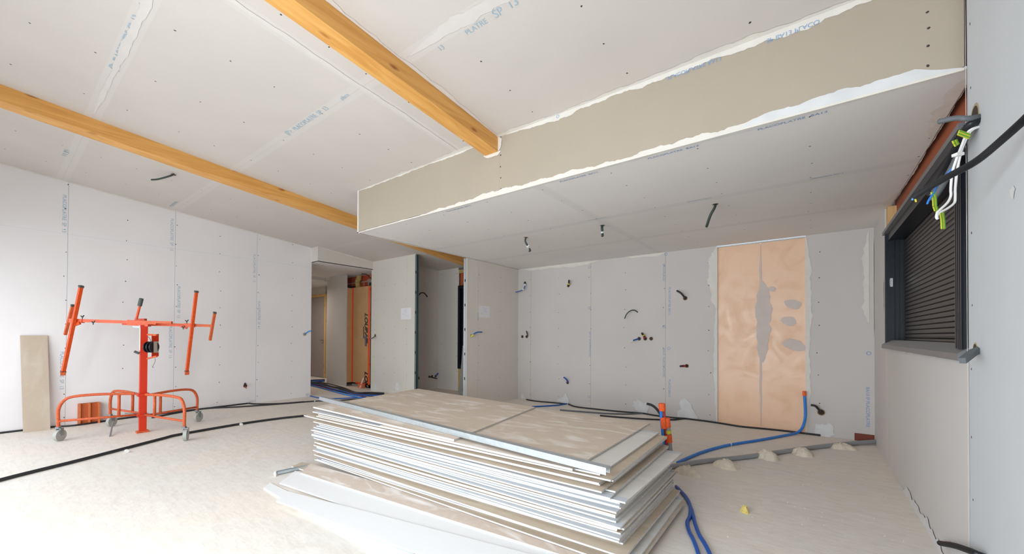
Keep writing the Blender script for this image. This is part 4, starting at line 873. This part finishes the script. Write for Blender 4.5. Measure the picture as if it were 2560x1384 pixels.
# ------------------------------------------------------------------ cables at the window
hole(wall_near, atX(2438, 291, XN), (-1, 0, 0), .055); hole(wall_near, atX(2439, 872, XN), (-1, 0, 0), .028)
R0 = atX(2440, 293, XN)
fD = lambda x, y, d: deep(x, y, d)
d0 = (R0-O)@np.array([-math.sin(YAW), math.cos(YAW), 0])
cable('window_conduit', [R0+np.array([.05, 0, 0]), fD(2425, 296, d0-.03), fD(2390, 295, d0+.0), fD(2346, 304, d0+.05)], .012, m_lgrey, 'short grey ribbed conduit pointing left from the hole above the window', 'conduit', ribs=.008)
cable('window_conduit', [R0+np.array([.05, 0, -.01]), fD(2428, 308, d0-.02), fD(2402, 348, d0+.05), fD(2382, 385, d0+.12), fD(2366, 420, d0+.2), fD(2345, 455, d0+.25), fD(2325, 490, d0+.28)], .016, m_dark, 'thick black conduit hanging from the hole in front of the window', 'conduit', ribs=.009)
g3 = cable('window_conduit', [R0+np.array([.05, 0, -.03]), fD(2432, 312, d0), fD(2412, 345, d0+.06), fD(2398, 380, d0+.1), fD(2380, 420, d0+.15), fD(2352, 470, d0+.18), fD(2330, 500, d0+.2)], .015, m_lgrey, 'grey conduit hanging beside the thick black one at the window', 'conduit', ribs=.009)
wc_ = MB()
for dx in (0, 11):
    wc_.tube([R0+np.array([.04, 0, -.04]), fD(2430+dx*.4, 322, d0-.02), fD(2415+dx*.5, 338, d0), fD(2402+dx*.3, 370, d0), fD(2392+dx*.6, 395, d0), fD(2381+dx, 430, d0+.02), fD(2377+dx, 470, d0+.04), fD(2377+dx*1.0, 490, d0+.05), fD(2368+dx*1.6, 507, d0+.05), fD(2352+dx*1.3, 522, d0+.05), fD(2343+dx*.4, 532, d0+.05), fD(2341+dx*.1, 543, d0+.05), fD(2344+dx*.1, 547, d0+.05)], .0048, 8)
wo = wc_.build('white_cable', m_white, None, smooth=True, base=R0, label='looped white cable pair hanging in front of the dark window', cat='cable')
MB().bar(fD(2386, 387, d0-.01), fD(2404, 386, d0-.01), .022, .012).build('cable_tie', m_tie, wo)
# yellow green tape pieces
m_yg = simple('green_stripe', (96, 160, 50), .5)
def ygtape(pts, wd, lab, par=None):
    q = MB(); g = MB()
    for a_, c_ in zip(pts[:-1], pts[1:]):
        A_, C_ = fD(*a_), fD(*c_); q.bar(A_, C_, wd, .004, ref=_F)
        sd_ = np.cross(C_-A_, _F); sd_ /= np.linalg.norm(sd_); k = -_F*.0025
        for s_ in (-.28, .28): g.bar(A_+sd_*wd*s_+k, C_+sd_*wd*s_+k, wd*.2, .002, ref=_F)
    o = q.build('marking_tape', m_ytape, par, base=fD(*pts[0])) if par is None else q.build('marking_tape', m_ytape, par)
    if par is None: tag(o, lab, 'tape')
    g.build('green_stripe', m_yg, o); return o
ygtape([(2396, 331, d0-.04), (2410, 336, d0-.04), (2424, 341, d0-.04)], .022, 'yellow and green striped tape wrapped high around the hanging conduits')
ygtape([(2386, 350, d0+.03), (2389, 357, d0+.03), (2393, 363, d0+.03)], .022, 'small folded piece of yellow and green tape left of the hanging conduits')
ygtape([(2332, 479, d0+.1), (2336, 495, d0+.1), (2337, 515, d0+.1), (2341, 526, d0+.1), (2354, 529, d0+.1), (2357, 550, d0+.1), (2358, 572, d0+.1)], .018, 'long yellow and green tape dangling to the white cable loop')
cable('blue_wire', [fD(2385, 416, d0+.1), fD(2370, 432, d0+.12), fD(2350, 450, d0+.14), fD(2335, 480, d0+.1), fD(2322, 500, d0+.1), fD(2318, 510, d0+.1)], .004, m_blue, 'thin blue wires peeking between the conduits at the window', 'wire')
# big ribbed conduit crossing in front of the window
bigp = [atX(2640, 235, XN-.012), atX(2600, 262, XN-.03), fD(2560, 300, 1.22), fD(2510, 345, 1.29), fD(2455, 392, 1.36), fD(2420, 415, 1.41), fD(2370, 441, 1.48), fD(2320, 470, 1.55), fD(2284, 492, 1.60)]
bg = cable('ribbed_conduit', bigp, .0125, m_dark, 'long black ribbed conduit reaching from the right wall across the window', 'conduit', ribs=.0065, n=14)
MB().tube([bigp[-1], bigp[-1]+(bigp[-1]-bigp[-2])*.1+np.array([0, 0, -.01])], .004, 6, smooth=False).build('blue_wire', m_blue, bg)
MB().tube([bigp[-1]+np.array([.004, 0, -.004]), bigp[-1]+(bigp[-1]-bigp[-2])*.07+np.array([.01, 0, -.02])], .003, 6, smooth=False).build('yellow_wire', m_ytape, bg)
hole(wall_near, atX(2640, 235, XN), (-1, 0, 0), .04)
L0 = atX(2440, 872, XN)
MB().bar(L0+np.array([.03, 0, .01]), fD(2434, 880, 1.66), .02, .024).bar(fD(2434, 880, 1.66), fD(2406, 901, 1.62), .02, .024).build('conduit_stub', m_lgrey, None, base=L0, label='flat grey conduit end sticking out below the window corner', cat='conduit')
k_ = fD(2350, 1357, 2.2)
cable('ribbed_conduit', [atX(2350, 1357, .552), atX(2385, 1363, .535), atX(2424, 1376, .53), atX(2446, 1385, .54), (XN+.03, 2.48, .28)], .013, m_dark, 'black ribbed conduit end low on the right wall near the floor', 'conduit', ribs=.008, n=12)
cable('red_wire', [atX(2376, 1355.5, .54), atX(2360, 1354, .54), atX(2349, 1355, .545), atX(2350, 1359, .55)], .004, m_red, 'thin red wire at the end of the low ribbed conduit on the right wall', 'wire')
# small rubble
fo = mound(1862, 1268, .055, .045, 5, 'x'); fo.name = 'foam_lump'; tag(fo, 'small yellow foam lump lying alone on the floor', 'foam'); del fo['group']; fo.data.materials[0] = m_foam
blob(floor, atZ(2480-60, 1340, .0), (0, 1, 0), (0, 0, 1), .05, .03, 7, name='plaster_spill')
for i in range(46):
    r_ = random.Random(i+100); px = r_.uniform(1750, 2280); py = r_.uniform(1170, 1380)
    if px > 2187+(py-1108)*.6-30: continue
    p = atZ(px, py); s_ = r_.uniform(.002, .005)
    mk('plaster_crumb', [p+np.array([s_*math.cos(a_), s_*math.sin(a_)*.7, 0]) for a_ in (0, 1.2, 2.5, 3.9, 5.1)]+[p+np.array([0, 0, s_*.9])], [(0, 1, 5), (1, 2, 5), (2, 3, 5), (3, 4, 5), (4, 0, 5), (4, 3, 2, 1, 0)], m_smear, floor)
